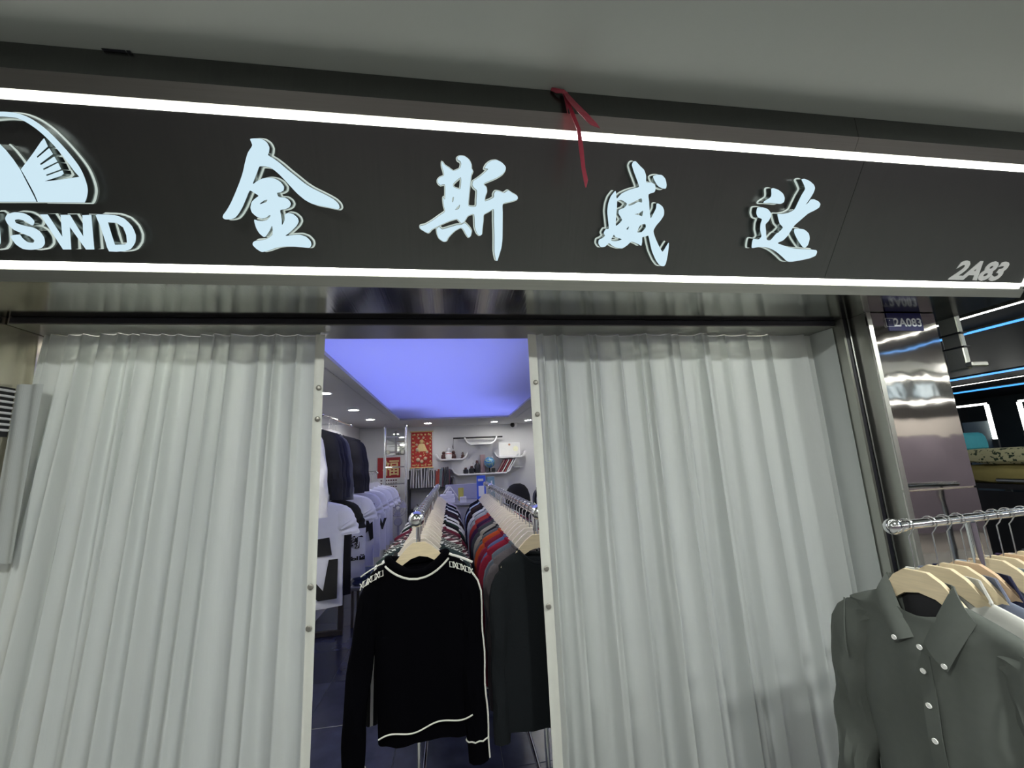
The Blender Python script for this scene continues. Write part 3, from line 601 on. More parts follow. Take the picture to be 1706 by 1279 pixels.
def sleeve_mb(side, hw=0.21, drop=0.05, ln=0.60, r0=0.06, r1=0.036, out=0.06, hd=0.024, fwd=0.0, n=14, wr=0.12, seed=0):
    rnd = random.Random(seed); ph = rnd.uniform(0, 6); N = 16; path = []; rad = []
    head = [(-0.075, -0.030, 0.5), (-0.055, -0.036, 0.72), (-0.038, -0.046, 0.86), (-0.022, -0.062, 0.95), (-0.010, -0.085, 1.0), (-0.003, -0.115, 1.0)]
    for dx, dz, k in head: path.append(Vector((side*(hw+dx), 0.0, -drop+dz))); rad.append(r0*k)
    for i in range(1, N+1):
        t = i/N; x = side*(hw - 0.003 + out*(1-(1-t)**2)); z = -drop - 0.115 - (ln-0.115)*t
        path.append(Vector((x, fwd*t + 0.008*math.sin(t*5+ph), z)))
        rad.append((r0 + (r1-r0)*t) * (1 + wr*0.5*math.sin(t*17+ph)*min(1, t*4)))
    rings = []; m = len(path)
    for i, p in enumerate(path):
        t = (path[min(i+1,m-1)] - path[max(i-1,0)]); t.y = 0; t.normalize()
        u = Vector((-t.z, 0, t.x)); d = hd * (1 + 0.25*math.sin(i*0.9+ph)*(i > 5)) * (0.5, 0.55, 0.62, 0.7, 0.8, 0.9)[min(i, 5)] if i < 6 else hd * (1 + 0.25*math.sin(i*0.9+ph))
        rings.append([p + u*rad[i]*math.cos(2*math.pi*k/n) + Vector((0, d*math.sin(2*math.pi*k/n)*(1+0.15*math.sin(3*k+i*0.7)), 0)) for k in range(n)])
    mb = MB().loft(rings); mb.rings = rings; return mb
def collar_mb(top, r=0.008, n=8): return MB().tube(top, r, n, closed=True)
def hanger_geo(w=0.20, htop=-0.085, th=0.008, hook_r=0.024, wire=0.0018):
    # wooden shoulder: flat-topped boomerang outline, then the wire hook
    o = [(-0.038, 0), (0.038, 0), (0.075, -0.028), (0.12, -0.055), (w, -0.088), (w+0.003, -0.104), (w-0.02, -0.108), (0.10, -0.092), (0.05, -0.072), (0.0, -0.064),
         (-0.05, -0.072), (-0.10, -0.092), (-w+0.02, -0.108), (-w-0.003, -0.104), (-w, -0.088), (-0.12, -0.055), (-0.075, -0.028)]
    k = MB(); pts = [(x, htop + z) for x, z in o]
    k.prism([(x*0.99, z) for x, z in pts], -th, th)
    hk = MB(); path = []
    for i in range(15):
        a = math.radians(205 - 225*i/14); path.append((hook_r*math.cos(a), 0, hook_r*math.sin(a)))
    path += [(hook_r*0.5, 0, -hook_r*1.15), (0.001, 0, -hook_r*1.7), (0, 0, htop+0.002)]
    hk.tube(path, wire, 6)
    return k, hk

# ---------------------------------------------------------------- garment meshes shared by the rows
NECK_Z = -0.160
BODY = []; SLV = []; COLR = []
for i in range(4):
    b, top = body_mb(0.20, 0.105, 0.05, 0.62 + 0.015*i, 0.024, 0.05, 0.3, seed=i)
    BODY.append(b.mesh('body', smooth=True)); COLR.append(collar_mb(top, 0.008).mesh('collar', smooth=True))
    SLV.append((sleeve_mb(-1, 0.20, r0=0.05, out=0.0, seed=i).mesh('sleeve', smooth=True), sleeve_mb(1, 0.20, r0=0.05, out=0.0, seed=i+9).mesh('sleeve', smooth=True)))
HK = []
for hr, ht in ((0.024, -0.100), (0.0165, -0.115)):
    k, h = hanger_geo(0.19, ht, 0.007, hr, 0.0025 if hr > 0.02 else 0.0018)
    o = [(-0.026, 0), (0.026, 0), (0.054, -0.020), (0.083, -0.048), (0.105, -0.072), (0.13, -0.090), (0.165, -0.114), (0.168, -0.124), (0.155, -0.129), (0.12, -0.112), (0.075, -0.085), (0.035, -0.062), (0, -0.054)]
    o = o + [(-x, z) for x, z in reversed(o[2:-1])]
    if ht < -0.11: o = [(x, z - 0.016*min(1, max(0, (abs(x)-0.055)/0.05))) for x, z in o]
    k = MB().prism([(x, ht + z) for x, z in o], -0.007, 0.007)
    HK.append((k.mesh('shoulder_bar'), h.mesh('hook', smooth=True)))
def place_hanger(loc, rz, label, group, m='wood', kind=0, tilt=0.0):
    e = empty('clothes_hanger', loc, label, 'hanger', group, rz); e.rotation_euler[1] = tilt
    shared('shoulder_bar', HK[kind][0], M[m], e); shared('hook', HK[kind][1], M['wire'], e)
    return e
def place_garment(name, loc, rz, m, label, cat, group, i=0, sl=True, cm=None, sc_=(1,1,1), tilt=0.0):
    e = empty(name, Vector(loc) + Vector((0,0,NECK_Z)), label, cat, group, rz); e.rotation_euler[1] = tilt; e.scale = sc_
    shared('body', BODY[i % 4], m, e); shared('collar', COLR[i % 4], cm or m, e)
    if sl:
        for k in (0, 1): shared('sleeve', SLV[i % 4][k], m, e)
    return e
CM = {}
def knit(col, tagname):
    if tagname not in CM: CM[tagname] = mat('knit_' + tagname.replace(' ', '_'), col, 0.9, 0, 0.12, 120, bump=0.12, bscale=160, spec=0.15)
    return CM[tagname]
def two(tagname, a, b, f=22, ax=2, w=0.5, d=1.5):
    if tagname not in CM: CM[tagname] = stripes('knit_' + tagname.replace(' ', '_'), a, b, f, ax, w, d)
    return CM[tagname]

# ---------------------------------------------------------------- left floor rack
def floor_rack(name, x, ya, yb, z, r, ball, label, posts, knob=None):
    e = empty(name, (x, (ya+yb)/2, 0), label, 'clothes rack', 'long chrome floor racks')
    obj('hanging_bar', MB().tube([(x, ya, z), (x, yb, z)], r, 18), 'chrome', e, True)
    obj('end_ball', MB().ball((x, ya, z), ball), 'chrome', e, True)
    obj('end_cap', MB().lathe([(r*1.25,0),(r*1.25,0.03),(r*0.6,0.034)], (x, yb, z), 16, (0,1,0)), 'chrome', e, True)
    for y in posts:
        obj('post', MB().tube([(x, y, 0.06), (x, y, z-r*0.7)], 0.010, 12), 'chrome', e, True)
        obj('foot', MB().tube([(x-0.22, y, 0.035), (x-0.19, y, 0.06), (x, y, 0.065), (x+0.19, y, 0.06), (x+0.22, y, 0.035)], 0.014, 10), 'chrome', e, True)
        for sx in (-1, 1): obj('caster', MB().lathe([(0.012,-0.012),(0.028,-0.010),(0.028,0.010),(0.012,0.012)], (x+sx*0.205, y, 0.0285), 14, (0,1,0)), 'black', e, True)
    obj('lower_rail', MB().tube([(x, posts[0], 0.22), (x, posts[-1], 0.22)], 0.010, 10), 'chrome', e, True)
    if knob is not None: obj('joint_ball', MB().ball((x, knob, z), ball*0.95), 'chrome', e, True)
    return e
XL_, ZL_ = -0.15, 1.385
floor_rack('clothes_rack', XL_, 1.86, 4.72, ZL_, 0.021, 0.033, 'left of the two long chrome racks of sweaters, with a ball end', (1.9565, 3.2955, 4.6345))
XR_, ZR_ = 0.372, 1.385
floor_rack('clothes_rack', XR_, 1.84, 4.72, ZR_, 0.021, 0.033, 'right of the two long chrome racks of sweaters, half behind the curtain', (1.9355, 3.2485, 4.5615), 4.105)

WH, BK, NV = (0.66,0.66,0.66), (0.003,0.003,0.005), (0.006,0.008,0.026)
left = [('black cream-trimmed', None), ('black and white', two('black and white', BK, WH, 9, 0, 0.72, 0.4)), ('dark green-grey', knit((0.022,0.035,0.038),'dark green-grey')), ('grey marled', two('grey marled', (0.03,0.035,0.035), (0.5,0.52,0.5), 30, 2, 0.55, 9)),
  ('dark marled', two('dark marled', (0.015,0.02,0.02), (0.26,0.28,0.27), 34, 2, 0.66, 9)), ('maroon and white striped', two('maroon and white striped', (0.07,0.012,0.022), (0.6,0.58,0.56), 14, 2, 0.72, 0.6)), ('black striped', two('black striped', BK, (0.35,0.28,0.28), 24, 2, 0.7, 1.2)),
  ('plum brown', knit((0.075,0.035,0.045),'plum brown')), ('maroon', knit((0.10,0.012,0.028),'maroon')), ('cream', knit((0.62,0.60,0.54),'cream')), ('black', knit(BK,'black')), ('dark green', knit((0.012,0.028,0.022),'dark green')),
  ('white', knit(WH,'white')), ('black', knit(BK,'black')), ('white', knit(WH,'white')), ('ink black', knit((0.01,0.01,0.016),'ink black')), ('dark plum', knit((0.035,0.016,0.035),'dark plum')), ('dark brown', knit((0.03,0.018,0.02),'dark brown')),
  ('navy', knit(NV,'navy')), ('white', knit(WH,'white')), ('navy', knit(NV,'navy')), ('navy', knit(NV,'navy')), ('pale grey', knit((0.5,0.5,0.54),'pale grey')), ('ink blue', knit((0.01,0.012,0.03),'ink blue')), ('black', knit(BK,'black')), ('lilac grey', knit((0.55,0.50,0.55),'lilac grey')), ('pale pink', knit((0.66,0.58,0.6),'pale pink'))]
right = [('charcoal', knit((0.009,0.011,0.013),'charcoal')), ('mauve grey', knit((0.09,0.08,0.09),'mauve grey')), ('slate blue', knit((0.10,0.12,0.15),'slate blue')), ('crimson', knit((0.20,0.012,0.030),'crimson')), ('dusty blue', knit((0.075,0.10,0.21),'dusty blue')),
  ('wine red', knit((0.15,0.012,0.03),'wine red')), ('rust orange', knit((0.34,0.055,0.018),'rust orange')), ('slate grey', knit((0.09,0.10,0.115),'slate grey')), ('near-black', knit((0.010,0.010,0.013),'near-black')), ('taupe', knit((0.26,0.24,0.215),'taupe')),
  ('dark slate', knit((0.04,0.045,0.055),'dark slate')), ('plum', knit((0.08,0.018,0.05),'plum')), ('dark purple', knit((0.035,0.012,0.045),'dark purple')), ('brick red', knit((0.26,0.035,0.03),'brick red')), ('scarlet', knit((0.30,0.03,0.03),'scarlet')), ('pale slate', knit((0.24,0.27,0.29),'pale slate')),
  ('light grey', knit((0.36,0.38,0.39),'light grey')), ('blue grey', knit((0.13,0.15,0.18),'blue grey')), ('white', knit(WH,'white')), ('black', knit(BK,'black')), ('ink black', knit((0.01,0.01,0.016),'ink black')), ('dark brown', knit((0.03,0.018,0.02),'dark brown')),
  ('brown', knit((0.055,0.032,0.028),'brown')), ('dark brown', knit((0.03,0.018,0.02),'dark brown')), ('ice blue', knit((0.50,0.58,0.72),'ice blue')), ('navy', knit(NV,'navy')), ('black', knit(BK,'black')), ('black', knit(BK,'black'))]
def fill(rows, x, z, y0, dy, side):
    for i, (nm, m) in enumerate(rows):
        y = y0 + dy*i + (random.uniform(-0.002, 0.002) if i else 0)
        rz = random.uniform(-0.02, 0.02) if i else (-0.05 if side == 'left' else 0.06); rt = random.uniform(-0.02, 0.02)
        if i == 0: rt = -0.06 if side == 'left' else 0.02
        place_hanger((x, y, z), rz, '%s wooden hanger from the doorway on the %s floor rack' % (ORD[i], side), 'wooden hangers on the %s floor rack' % side, 'wood_pale' if i else 'wood', tilt=rt)
        if m is not None:
            s = random.uniform(0.94, 1.02) if (side == 'left' or i) else 0.90
            place_garment('knit_sweater', (x, y+0.002, z), rz, m, '%s sweater, %s from the doorway on the %s floor rack' % (nm, ORD[i], side), 'sweater', 'sweaters on the %s floor rack' % side, i, sc_=(s, 1, 1 if i else 1.10), tilt=rt)
fill(left, XL_, ZL_, 1.905, 0.103, 'left')
fill(right, XR_, ZR_, 1.885, 0.101, 'right')

# the black sweater that hangs first on the left rack
bs = empty('knit_sweater', (XL_, 1.905, ZL_+NECK_Z), 'black sweater with cream neckline and chain-patterned shoulders, first on the left floor rack', 'sweater', 'sweaters on the left floor rack', -0.05)
bs.rotation_euler[1] = -0.06
black_knit = mat('black_fine_knit', (0.0012,0.0012,0.0022), 0.95, 0, 0.2, 200, bump=0.06, bscale=220, spec=0.04)
b, top = body_mb(0.205, 0.125, 0.055, 0.675, 0.028, 0.062, 0.35, n=32, wav=0.006, seed=21)
obj('body', b, black_knit, bs, True, local=True)
cr_ = obj('collar', collar_mb([(x*0.97, y*0.98, z+0.006) for x, y, z in top], 0.016, 10), black_knit, bs, True, local=True)
tp = [p for p in top]
obj('neck_piping', MB().tube([(x*1.05, y*1.12-(0.010 if y < 0 else 0), z-0.016) for x, y, z in tp], 0.0042, 8, closed=True), 'trim_white', bs, True, local=True)
RGS = {}
def keep(s, mb): RGS[s] = mb.rings; return mb
for s, k in ((-1, 3), (1, 4)):
    slv = obj('sleeve', keep(s, sleeve_mb(s, 0.205, 0.055, 0.76 if s < 0 else 0.72, 0.052, 0.042, 0.085 if s < 0 else -0.01, 0.028, -0.01, n=18, seed=k)), black_knit, bs, True, local=True)
    RG = RGS[s]
    n_ = 18
    if s > 0: obj('side_stripe', MB().tube([Vector(r[0]) + Vector((0.001, -0.002, 0)) for r in RG[3:]], 0.0042, 6), 'trim_white', slv, True, local=True)
    r = [Vector(q) for q in RG[-3]]; c_ = sum(r, Vector((0,0,0)))/len(r)
    obj('cuff_piping', MB().tube([c_ + (q-c_)*1.05 for q in r], 0.0028, 6, closed=True), 'trim_white', slv, True, local=True)
# chain pattern knitted along both shoulders
def shoulder(s, t, off):                # t 0 neck .. 1 tip, on the front of the shoulder slope
    x = s*(0.135 + 0.095*t); z = -0.012 - 0.042*(t**1.3) - off
    return Vector((x, -0.036 - 0.002*t - 0.1*off, z))
for s in (-1, 1):
    for i in range(6):
        t0, t1 = (i+0.08)/6, (i+0.92)/6
        if i % 2 == 0: pth = [shoulder(s,t0,0.014), shoulder(s,t1,0.014), shoulder(s,t1,0.034), shoulder(s,t0,0.034)]; obj('chain_link', MB().tube(pth, 0.0022, 5, closed=True), 'trim_white', bs, local=True)
        else:
            m1 = shoulder(s,(t0+t1)/2,0.024); mm = MB()
            for q in (shoulder(s,t0,0.012), shoulder(s,t1,0.012), shoulder(s,t0,0.036), shoulder(s,t1,0.036)): mm.tube([m1, q], 0.0022, 5)
            obj('chain_link', mm, 'trim_white', bs, local=True)
    obj('shoulder_piping', MB().tube([shoulder(s, t/8, -0.006 - 0.004*(t in (0,))) + Vector((0, 0.018, 0.004)) for t in range(9)], 0.005 if s > 0 else 0.0025, 6), 'trim_white', bs, True, local=True)
hem = [(x*0.985 , -0.041-0.004*math.sin(x*40), -0.617 + 0.010*math.sin(x*34) + 0.09*x) for x in [(-0.185 + 0.37*i/40) for i in range(41)]]
obj('hem_piping', MB().tube(hem, 0.0028, 6), 'trim_white', bs, True, local=True)

# ---------------------------------------------------------------- clothes along the left wall
def wall_rail(name, x, ya, yb, z, label):
    e = empty(name, (x, (ya+yb)/2, z), label, 'wall rail', 'chrome rails on the left wall')
    obj('rail', MB().tube([(x, ya, z), (x, yb, z)], 0.011, 12), 'chrome', e, True)
    for y in (ya+0.05, (ya+yb)/2, yb-0.05):
        obj('bracket', MB().tube([(XWL, y, z+0.02), (x-0.02, y, z+0.02), (x, y, z)], 0.009, 8), 'chrome', e, True)
        obj('joint', MB().ball((x, y, z), 0.019, 12), 'chrome', e, True)
    return e
XW = -1.13
wall_rail('wall_rail', XW, 2.75, 5.0, 2.10, 'upper chrome rail of dark shirts on the left wall')
RT = 1.55
wall_rail('wall_rail', -1.00, 2.95, 6.0, RT, 'lower chrome rail of white T-shirts on the left wall')
TB, ttop = body_mb(0.235, 0.09, 0.045, 0.72, 0.022, 0.06, 0.3, hem_in=0.98, seed=5); TBm = TB.mesh('body', smooth=True); TCm = collar_mb(ttop, 0.007).mesh('collar', smooth=True)
TS = [sleeve_mb(s, 0.235, 0.045, 0.20, 0.072, 0.068, 0.03, 0.028, seed=6).mesh('sleeve', smooth=True) for s in (-1,1)]
PL, ptop = body_mb(0.235, 0.07, 0.05, 0.50, 0.024, 0.03, 0.35, hem_in=0.97, seed=15); PLm = PL.mesh('body', smooth=True); PCm = collar_mb(ptop, 0.011).mesh('collar', smooth=True)
PS = [sleeve_mb(s, 0.235, 0.05, 0.50, 0.06, 0.045, 0.05, 0.026, seed=16).mesh('sleeve', smooth=True) for s in (-1,1)]
tee_w = mat('violet_lit_white_cotton', (0.74,0.75,0.86), 0.85, 0, 0.04, 30, bump=0.05, bscale=30); tee_k = mat('black_cotton', (0.008,0.008,0.010), 0.85, 0, 0.1)  # blue tint of the violet ceiling light put into the white cotton's colour
XTE = -1.00
def tee(y, m, label, prints=(), x=XTE):
    e = empty('t_shirt', (x, y, RT-0.16), label, 'T-shirt', 'T-shirts on the left wall', random.uniform(0.26, 0.36))
    shared('body', TBm, m, e); shared('collar', TCm, m, e)
    for k in TS: shared('sleeve', k, m, e)
    for nm, mm in prints: obj(nm, mm, 'print', e, local=True)
    h = place_hanger((x, y-0.001, RT), 0.31, 'hanger inside the ' + label, 'hangers on the lower left wall rail', 'white', 1); h.location.z += 0.0
    return e
def txt(s, x, z, w, h, bold=0.003): return text_mb(s, (x, -0.039, z), (1,0,0), (0,0,1), width=w, height=h, depth=0.001, bold=bold)
def poly(p): return MB().prism(p, -0.041, -0.037)
tees = [
 (3.25, tee_w, 'white T-shirt with big black block and V print, nearest the left curtain', [('print', poly([(-0.2,-0.27),(0.13,-0.25),(0.15,-0.37),(-0.2,-0.38)])), ('print', poly([(-0.16,-0.38),(-0.08,-0.38),(0.10,-0.60),(0.13,-0.40),(0.19,-0.40),(0.19,-0.66),(0.07,-0.66),(-0.06,-0.52),(-0.06,-0.66),(-0.16,-0.66)]))]),
 (3.50, tee_k, 'black T-shirt between two white ones on the left wall', []),
 (4.05, tee_w, 'white T-shirt printed with a square character and arched lettering', [('print', txt('PRO', 0.13, -0.25, 0.16, 0.07)), ('print', txt('新', 0.15, -0.42, 0.11, 0.11, 0.006)), ('print', txt('Вый', 0.13, -0.55, 0.18, 0.045))]),
 (4.45, tee_w, 'white T-shirt with slanting black brush marks, behind the lettered one', [('print', txt('动', 0.16, -0.17, 0.13, 0.15, 0.006)), ('print', poly([(0.10,-0.30),(0.16,-0.26),(0.20,-0.36),(0.13,-0.42)])), ('print', poly([(0.16,-0.34),(0.21,-0.30),(0.22,-0.46),(0.19,-0.48)]))]),
 (4.85, tee_w, 'white T-shirt with small black splashes on the chest, left wall', [('print', poly([(0.06,-0.10),(0.12,-0.08),(0.16,-0.18),(0.09,-0.20)])), ('print', poly([(0.13,-0.24),(0.17,-0.22),(0.17,-0.30),(0.14,-0.33)]))]),
 (5.25, tee_w, 'white T-shirt with tall black JV lettering on the left wall', [('print', txt('JW', 0.13, -0.44, 0.2, 0.16, 0.006)), ('print', poly([(0.06,-0.12),(0.13,-0.09),(0.19,-0.16),(0.20,-0.31),(0.15,-0.31),(0.15,-0.20),(0.11,-0.13),(0.07,-0.15)]))]),
 (5.55, tee_w, 'plain white T-shirt second from the back wall', []), (5.85, tee_w, 'plain white T-shirt nearest the back wall on the left', [])]
for y, m, l, p in tees: tee(y, m, l, p)
dk = lambda c, n: mat('shirt_' + n, c, 0.8, 0, 0.15, 30)
ups = [(2.93, dk((0.6,0.6,0.66),'white'), 'white shirt at the curtain end of the upper left rail', 1.15), (3.30, dk((0.008,0.009,0.016),'black'), 'black shirt nearest the curtain on the upper left rail', 1.0), (3.42, dk((0.010,0.011,0.022),'blue_black'), 'blue-black shirt second among the dark ones on the upper left rail', 1.0),
  (3.54, dk((0.012,0.014,0.034),'navy'), 'navy shirt in the middle of the upper left rail', 1.0), (3.66, dk((0.10,0.105,0.13),'grey'), 'grey shirt ending the first bunch on the upper left rail', 1.05), (4.10, dk((0.010,0.010,0.018),'jet'), 'black shirt starting the second bunch on the upper left rail', 1.0),
  (4.22, dk((0.008,0.009,0.016),'soot'), 'soot-black shirt in the second bunch on the upper left rail', 0.98), (4.34, dk((0.011,0.012,0.022),'ink'), 'ink-black shirt furthest back on the upper left rail', 1.0)]
for y, m, l, s in ups:
    e = empty('long_sleeved_shirt', (XW, y, 2.10-0.16), l, 'shirt', 'shirts on the upper left rail', random.uniform(0.05, 0.12)); e.scale = (1, 1, s)
    shared('body', PLm, m, e); shared('collar', PCm, m, e)
    for k in PS: shared('sleeve', k, m, e)
    place_hanger((XW, y-0.001, 2.10), 0.08, 'hanger inside the ' + l, 'hangers on the upper left rail', 'white', 1)
# garments hung on the right side wall, behind the right rack
wr = empty('wall_rail', (1.22, 5.3, 1.50), 'chrome rail with two dark garments on the right wall', 'wall rail')
obj('rail', MB().tube([(1.22,4.7,1.50),(1.22,5.9,1.50)], 0.011, 12), 'chrome', wr, True)
for y in (4.8, 5.8): obj('bracket', MB().tube([(XWR, y, 1.52), (1.24, y, 1.52), (1.22, y, 1.50)], 0.009, 8), 'chrome', wr, True)
for y, m, l in ((4.9, knit(WH,'white'), 'white-edged garment on the right wall rail, half behind the curtain'), (5.02, knit((0.02,0.02,0.024),'soft black'), 'soft black garment on the right wall rail'), (5.14, knit((0.15,0.15,0.16),'ash grey'), 'ash grey garment on the right wall rail')):
    place_garment('knit_sweater', (1.22, y, 1.50), 0, m, l, 'sweater', 'garments on the right wall rail', 1)
    place_hanger((1.22, y, 1.50), 0, 'hanger inside the ' + l, 'hangers on the right wall rail', 'wood_pale', 1)

# ---------------------------------------------------------------- rack of shirts outside, at the right
ob = U(1487, 877, Z=1.386); oe = U(1706, 852, Z=1.386)
bd = Vector((oe.x-ob.x, oe.y-ob.y, 0)).normalized(); RZ = math.atan2(bd.y, bd.x) - math.pi/2
ork = empty('clothes_rack', (ob.x+0.7, ob.y+0.05, 0), 'chrome rack of button shirts standing in front of the steel pillar', 'clothes rack')
p_at = lambda d, z=1.386: ob + bd*d + Vector((0,0,z-1.386))
obj('hanging_bar', MB().tube([p_at(0), p_at(1.45)], 0.0125, 18), 'chrome', ork, True)
obj('end_ball', MB().ball(ob, 0.0205), 'chrome', ork, True)
obj('collar_ring', MB().lathe([(0.013,0.018),(0.0165,0.020),(0.0165,0.032),(0.013,0.034)], ob, 16, bd), 'chrome', ork, True)
for d in (0.297, 1.35):
    pb = p_at(d); side = Vector((-bd.y, bd.x, 0))
    obj('post', MB().tube([Vector((pb.x,pb.y,0.06)), pb - Vector((0,0,0.011))], 0.0125, 12), 'chrome', ork, True)
    obj('foot', MB().tube([Vector((pb.x,pb.y,0.03))+side*0.3, Vector((pb.x,pb.y,0.06)), Vector((pb.x,pb.y,0.03))-side*0.3], 0.014, 10), 'chrome', ork, True)
obj('lower_rail', MB().tube([p_at(0.297,0.2), p_at(1.35,0.2)], 0.010, 10), 'chrome', ork, True)

# the olive-grey shirt that faces the camera, modelled in full
shirtm = mat('olive_grey_cotton', (0.085,0.095,0.085), 0.8, 0, 0.08, 60, bump=0.10, bscale=14)
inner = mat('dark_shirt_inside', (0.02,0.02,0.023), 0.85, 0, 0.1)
S1 = p_at(0.050)
sh = empty('button_shirt', S1 + Vector((0,0,-0.175)), 'olive-grey button-down shirt with white buttons, first on the outside rack', 'shirt', 'button shirts on the outside rack', RZ)
def shirt_body(hw, nk, drop, ln, hd, n=48, seed=3, wk=1.0):
    rnd = random.Random(seed); rings = []; NZ = 34
    def wr(x, z):
        return wk*(0.006*math.sin(x*26+z*9) * (1-math.exp(-abs(x)*12)) + 0.005*math.sin(z*21 - x*17 + 1.3) + 0.004*math.sin(x*55+z*4))
    for i in range(NZ+1):
        t = i/NZ; z = -ln + (ln-drop)*t; w = hw*(0.98 - 0.07*math.sin(math.pi*t*0.9)); d = hd*(1.0 + 0.6*math.sin(math.pi*min(1,t*1.02)))
        r = ring_pts(w, d, z, n, 2.3); rings.append([(x, y + (wr(x, zz) if y < 0 else 0.4*wr(x+1, zz)), zz) for x, y, zz in r])
    NS = 9
    for i in range(1, NS+1):
        t = i/NS; w = hw + (nk-hw)*t; z = -drop + drop*(t**0.8); d = hd*(1-0.15*t)
        r = ring_pts(w, d, z, n, 2.2)
        r = [(x, y + (0.003*math.sin(x*40+z*30) if y < 0 else 0), zz - (0.115*(t**2.2)*(1-abs(x)/nk if abs(x) < nk else 0) if y < 0 else 0)) for x, y, zz in r]
        rings.append(r)
    top = rings[-1]
    rings.append([(x*0.95, y*0.8, z-0.01) for x, y, z in top]); rings.append([(x*0.92, y*0.7, z-0.10) for x, y, z in top])
    return MB().loft(rings), top
bdy, stop = shirt_body(0.205, 0.075, 0.062, 0.74, 0.030)
obj('body', bdy, shirtm, sh, True, local=True)
obj('neck_lining', MB().sheet(lambda u, v: (-0.06+0.12*u, 0.016-0.01*math.sin(math.pi*u), -0.16+0.165*v), 10, 6, 0.002), inner, sh, True, local=True)
# collar stand and two pointed flaps
obj('collar_stand', MB().sheet(lambda u, v: (0.074*math.cos(math.pi*(1.0-u)) , 0.030*math.sin(math.pi*u)*1 - 0.002, 0.0 + 0.042*v - 0.004), 20, 4, 0.003), shirtm, sh, True, local=True)
def flap(pts, th=0.004):
    # pts: 4 corners neck-back, neck-front, tip, outer
    a, b, c, d = [Vector(p) for p in pts]
    def f(u, v):
        p = (a*(1-u)+b*u)*(1-v) + (d*(1-u)+c*u)*v
        return p + Vector((0, -0.010*math.sin(math.pi*v*0.9)-0.004*math.sin(math.pi*u), 0))
    return MB().sheet(f, 10, 10, th)
cf1 = obj('collar_flap', flap([(0.074, 0.0, 0.040), (0.008, -0.038, -0.105), (0.058, -0.052, -0.150), (0.118, -0.020, -0.030)], -0.004), shirtm, sh, True, local=True)
cf2 = obj('collar_flap', flap([(-0.074, 0.0, 0.040), (-0.012, -0.038, -0.100), (-0.050, -0.050, -0.118), (-0.104, -0.020, -0.030)], 0.004), shirtm, sh, True, local=True)
# buttoned placket
def front_y(z): return -0.033 - 0.018*math.sin(math.pi*min(1, max(0, (z+0.74)/0.68)*1.02))
obj('placket', MB().sheet(lambda u, v: (-0.014+0.030*u, front_y(-0.135-0.60*v)-0.0035+0.003*math.sin(v*14), -0.135-0.60*v), 4, 24, 0.003), shirtm, sh, True, local=True)
btn = MB().lathe([(0.0015,0.0012),(0.0035,0.0006),(0.0048,0.0014),(0.0055,0.0008),(0.0055,-0.0012)], n=16, axis=(0,-1,0)).mesh('button', smooth=True)
for i in range(8):
    z = -0.118 - 0.054 - 0.0765*(i-1) if i else -0.118
    shared('button', btn, M['button'], sh, (0.001, front_y(z)-0.009, z), scale=(1.15,)*3)
shared('button', btn, M['button'], cf1, (0.056, -0.060, -0.138), scale=(1.1,)*3); shared('button', btn, M['button'], cf2, (-0.047, -0.058, -0.110), scale=(1.1,)*3)
for s, k in ((-1, 31), (1, 37)):
    slv = obj('sleeve', sleeve_mb(s, 0.205, 0.062, 0.62, 0.068, 0.05, 0.05, 0.036, -0.015, n=22, wr=0.35, seed=k), shirtm, sh, True, local=True)
    seam = [(s*(0.197-0.006*math.sin(math.pi*i/10)), -0.046*math.sin(math.pi*(0.1+0.55*i/10))-0.004, -0.058-0.155*i/10) for i in range(11)]
    obj('armhole_seam', MB().tube(seam, 0.0022, 5), shirtm, slv, True, local=True)
place_hanger(S1, RZ, 'wooden hanger of the olive-grey shirt, first on the outside rack', 'wooden hangers on the outside rack', 'wood', 1)
# the shirts behind it
SB, sttop = shirt_body(0.205, 0.075, 0.062, 0.72, 0.012, 32, 9, 0.3); SBm = SB.mesh('body', smooth=True)
SCm = MB().sheet(lambda u, v: (0.078*math.cos(math.pi*(1.0-u)) + (0.02*v)*math.cos(math.pi*(1-u)), (0.030*math.sin(math.pi*u)-0.004) - 0.012*v*(1-math.sin(math.pi*u)), 0.040 - 0.045*v), 18, 5, 0.004).mesh('collar', smooth=True)
SSm = [sleeve_mb(s, 0.205, 0.062, 0.60, 0.062, 0.048, 0.02, 0.014, 0, wr=0.25, seed=41+s).mesh('sleeve', smooth=True) for s in (-1,1)]
cot = lambda c, n: mat('cotton_' + n, c, 0.8, 0, 0.07, 60, bump=0.06, bscale=20)
outs = [('cream white', (0.60,0.60,0.56), .138), ('slate blue', (0.16,0.18,0.25), .195), ('dark navy', (0.012,0.014,0.05), .250), ('pale blue', (0.34,0.41,0.50), .345), ('tan', (0.40,0.30,0.20), .400), ('off-white', (0.62,0.58,0.54), .455),
        ('deep purple', (0.03,0.015,0.06), .525), ('rose white', (0.6,0.54,0.52), .585), ('charcoal', (0.03,0.03,0.034), .65), ('sky blue', (0.3,0.4,0.55), .72)]
for i, (nm, c, d) in enumerate(outs):
    P = p_at(d); rz = RZ + random.uniform(-0.06, 0.06)
    e = empty('button_shirt', P + Vector((0,0,-0.175+random.uniform(-0.004,0.004))), '%s shirt, %s on the outside rack counting from the curtain' % (nm, ORD[i+1]), 'shirt', 'button shirts on the outside rack', rz)
    m = cot(c, nm.replace(' ', '_'))
    shared('body', SBm, m, e); shared('collar', SCm, m, e)
    for k in SSm: shared('sleeve', k, m, e)
    place_hanger(P, rz, '%s wooden hanger on the outside rack counting from the curtain' % ORD[i+1], 'wooden hangers on the outside rack', 'wood_tan' if i % 3 == 2 else 'wood', 1)

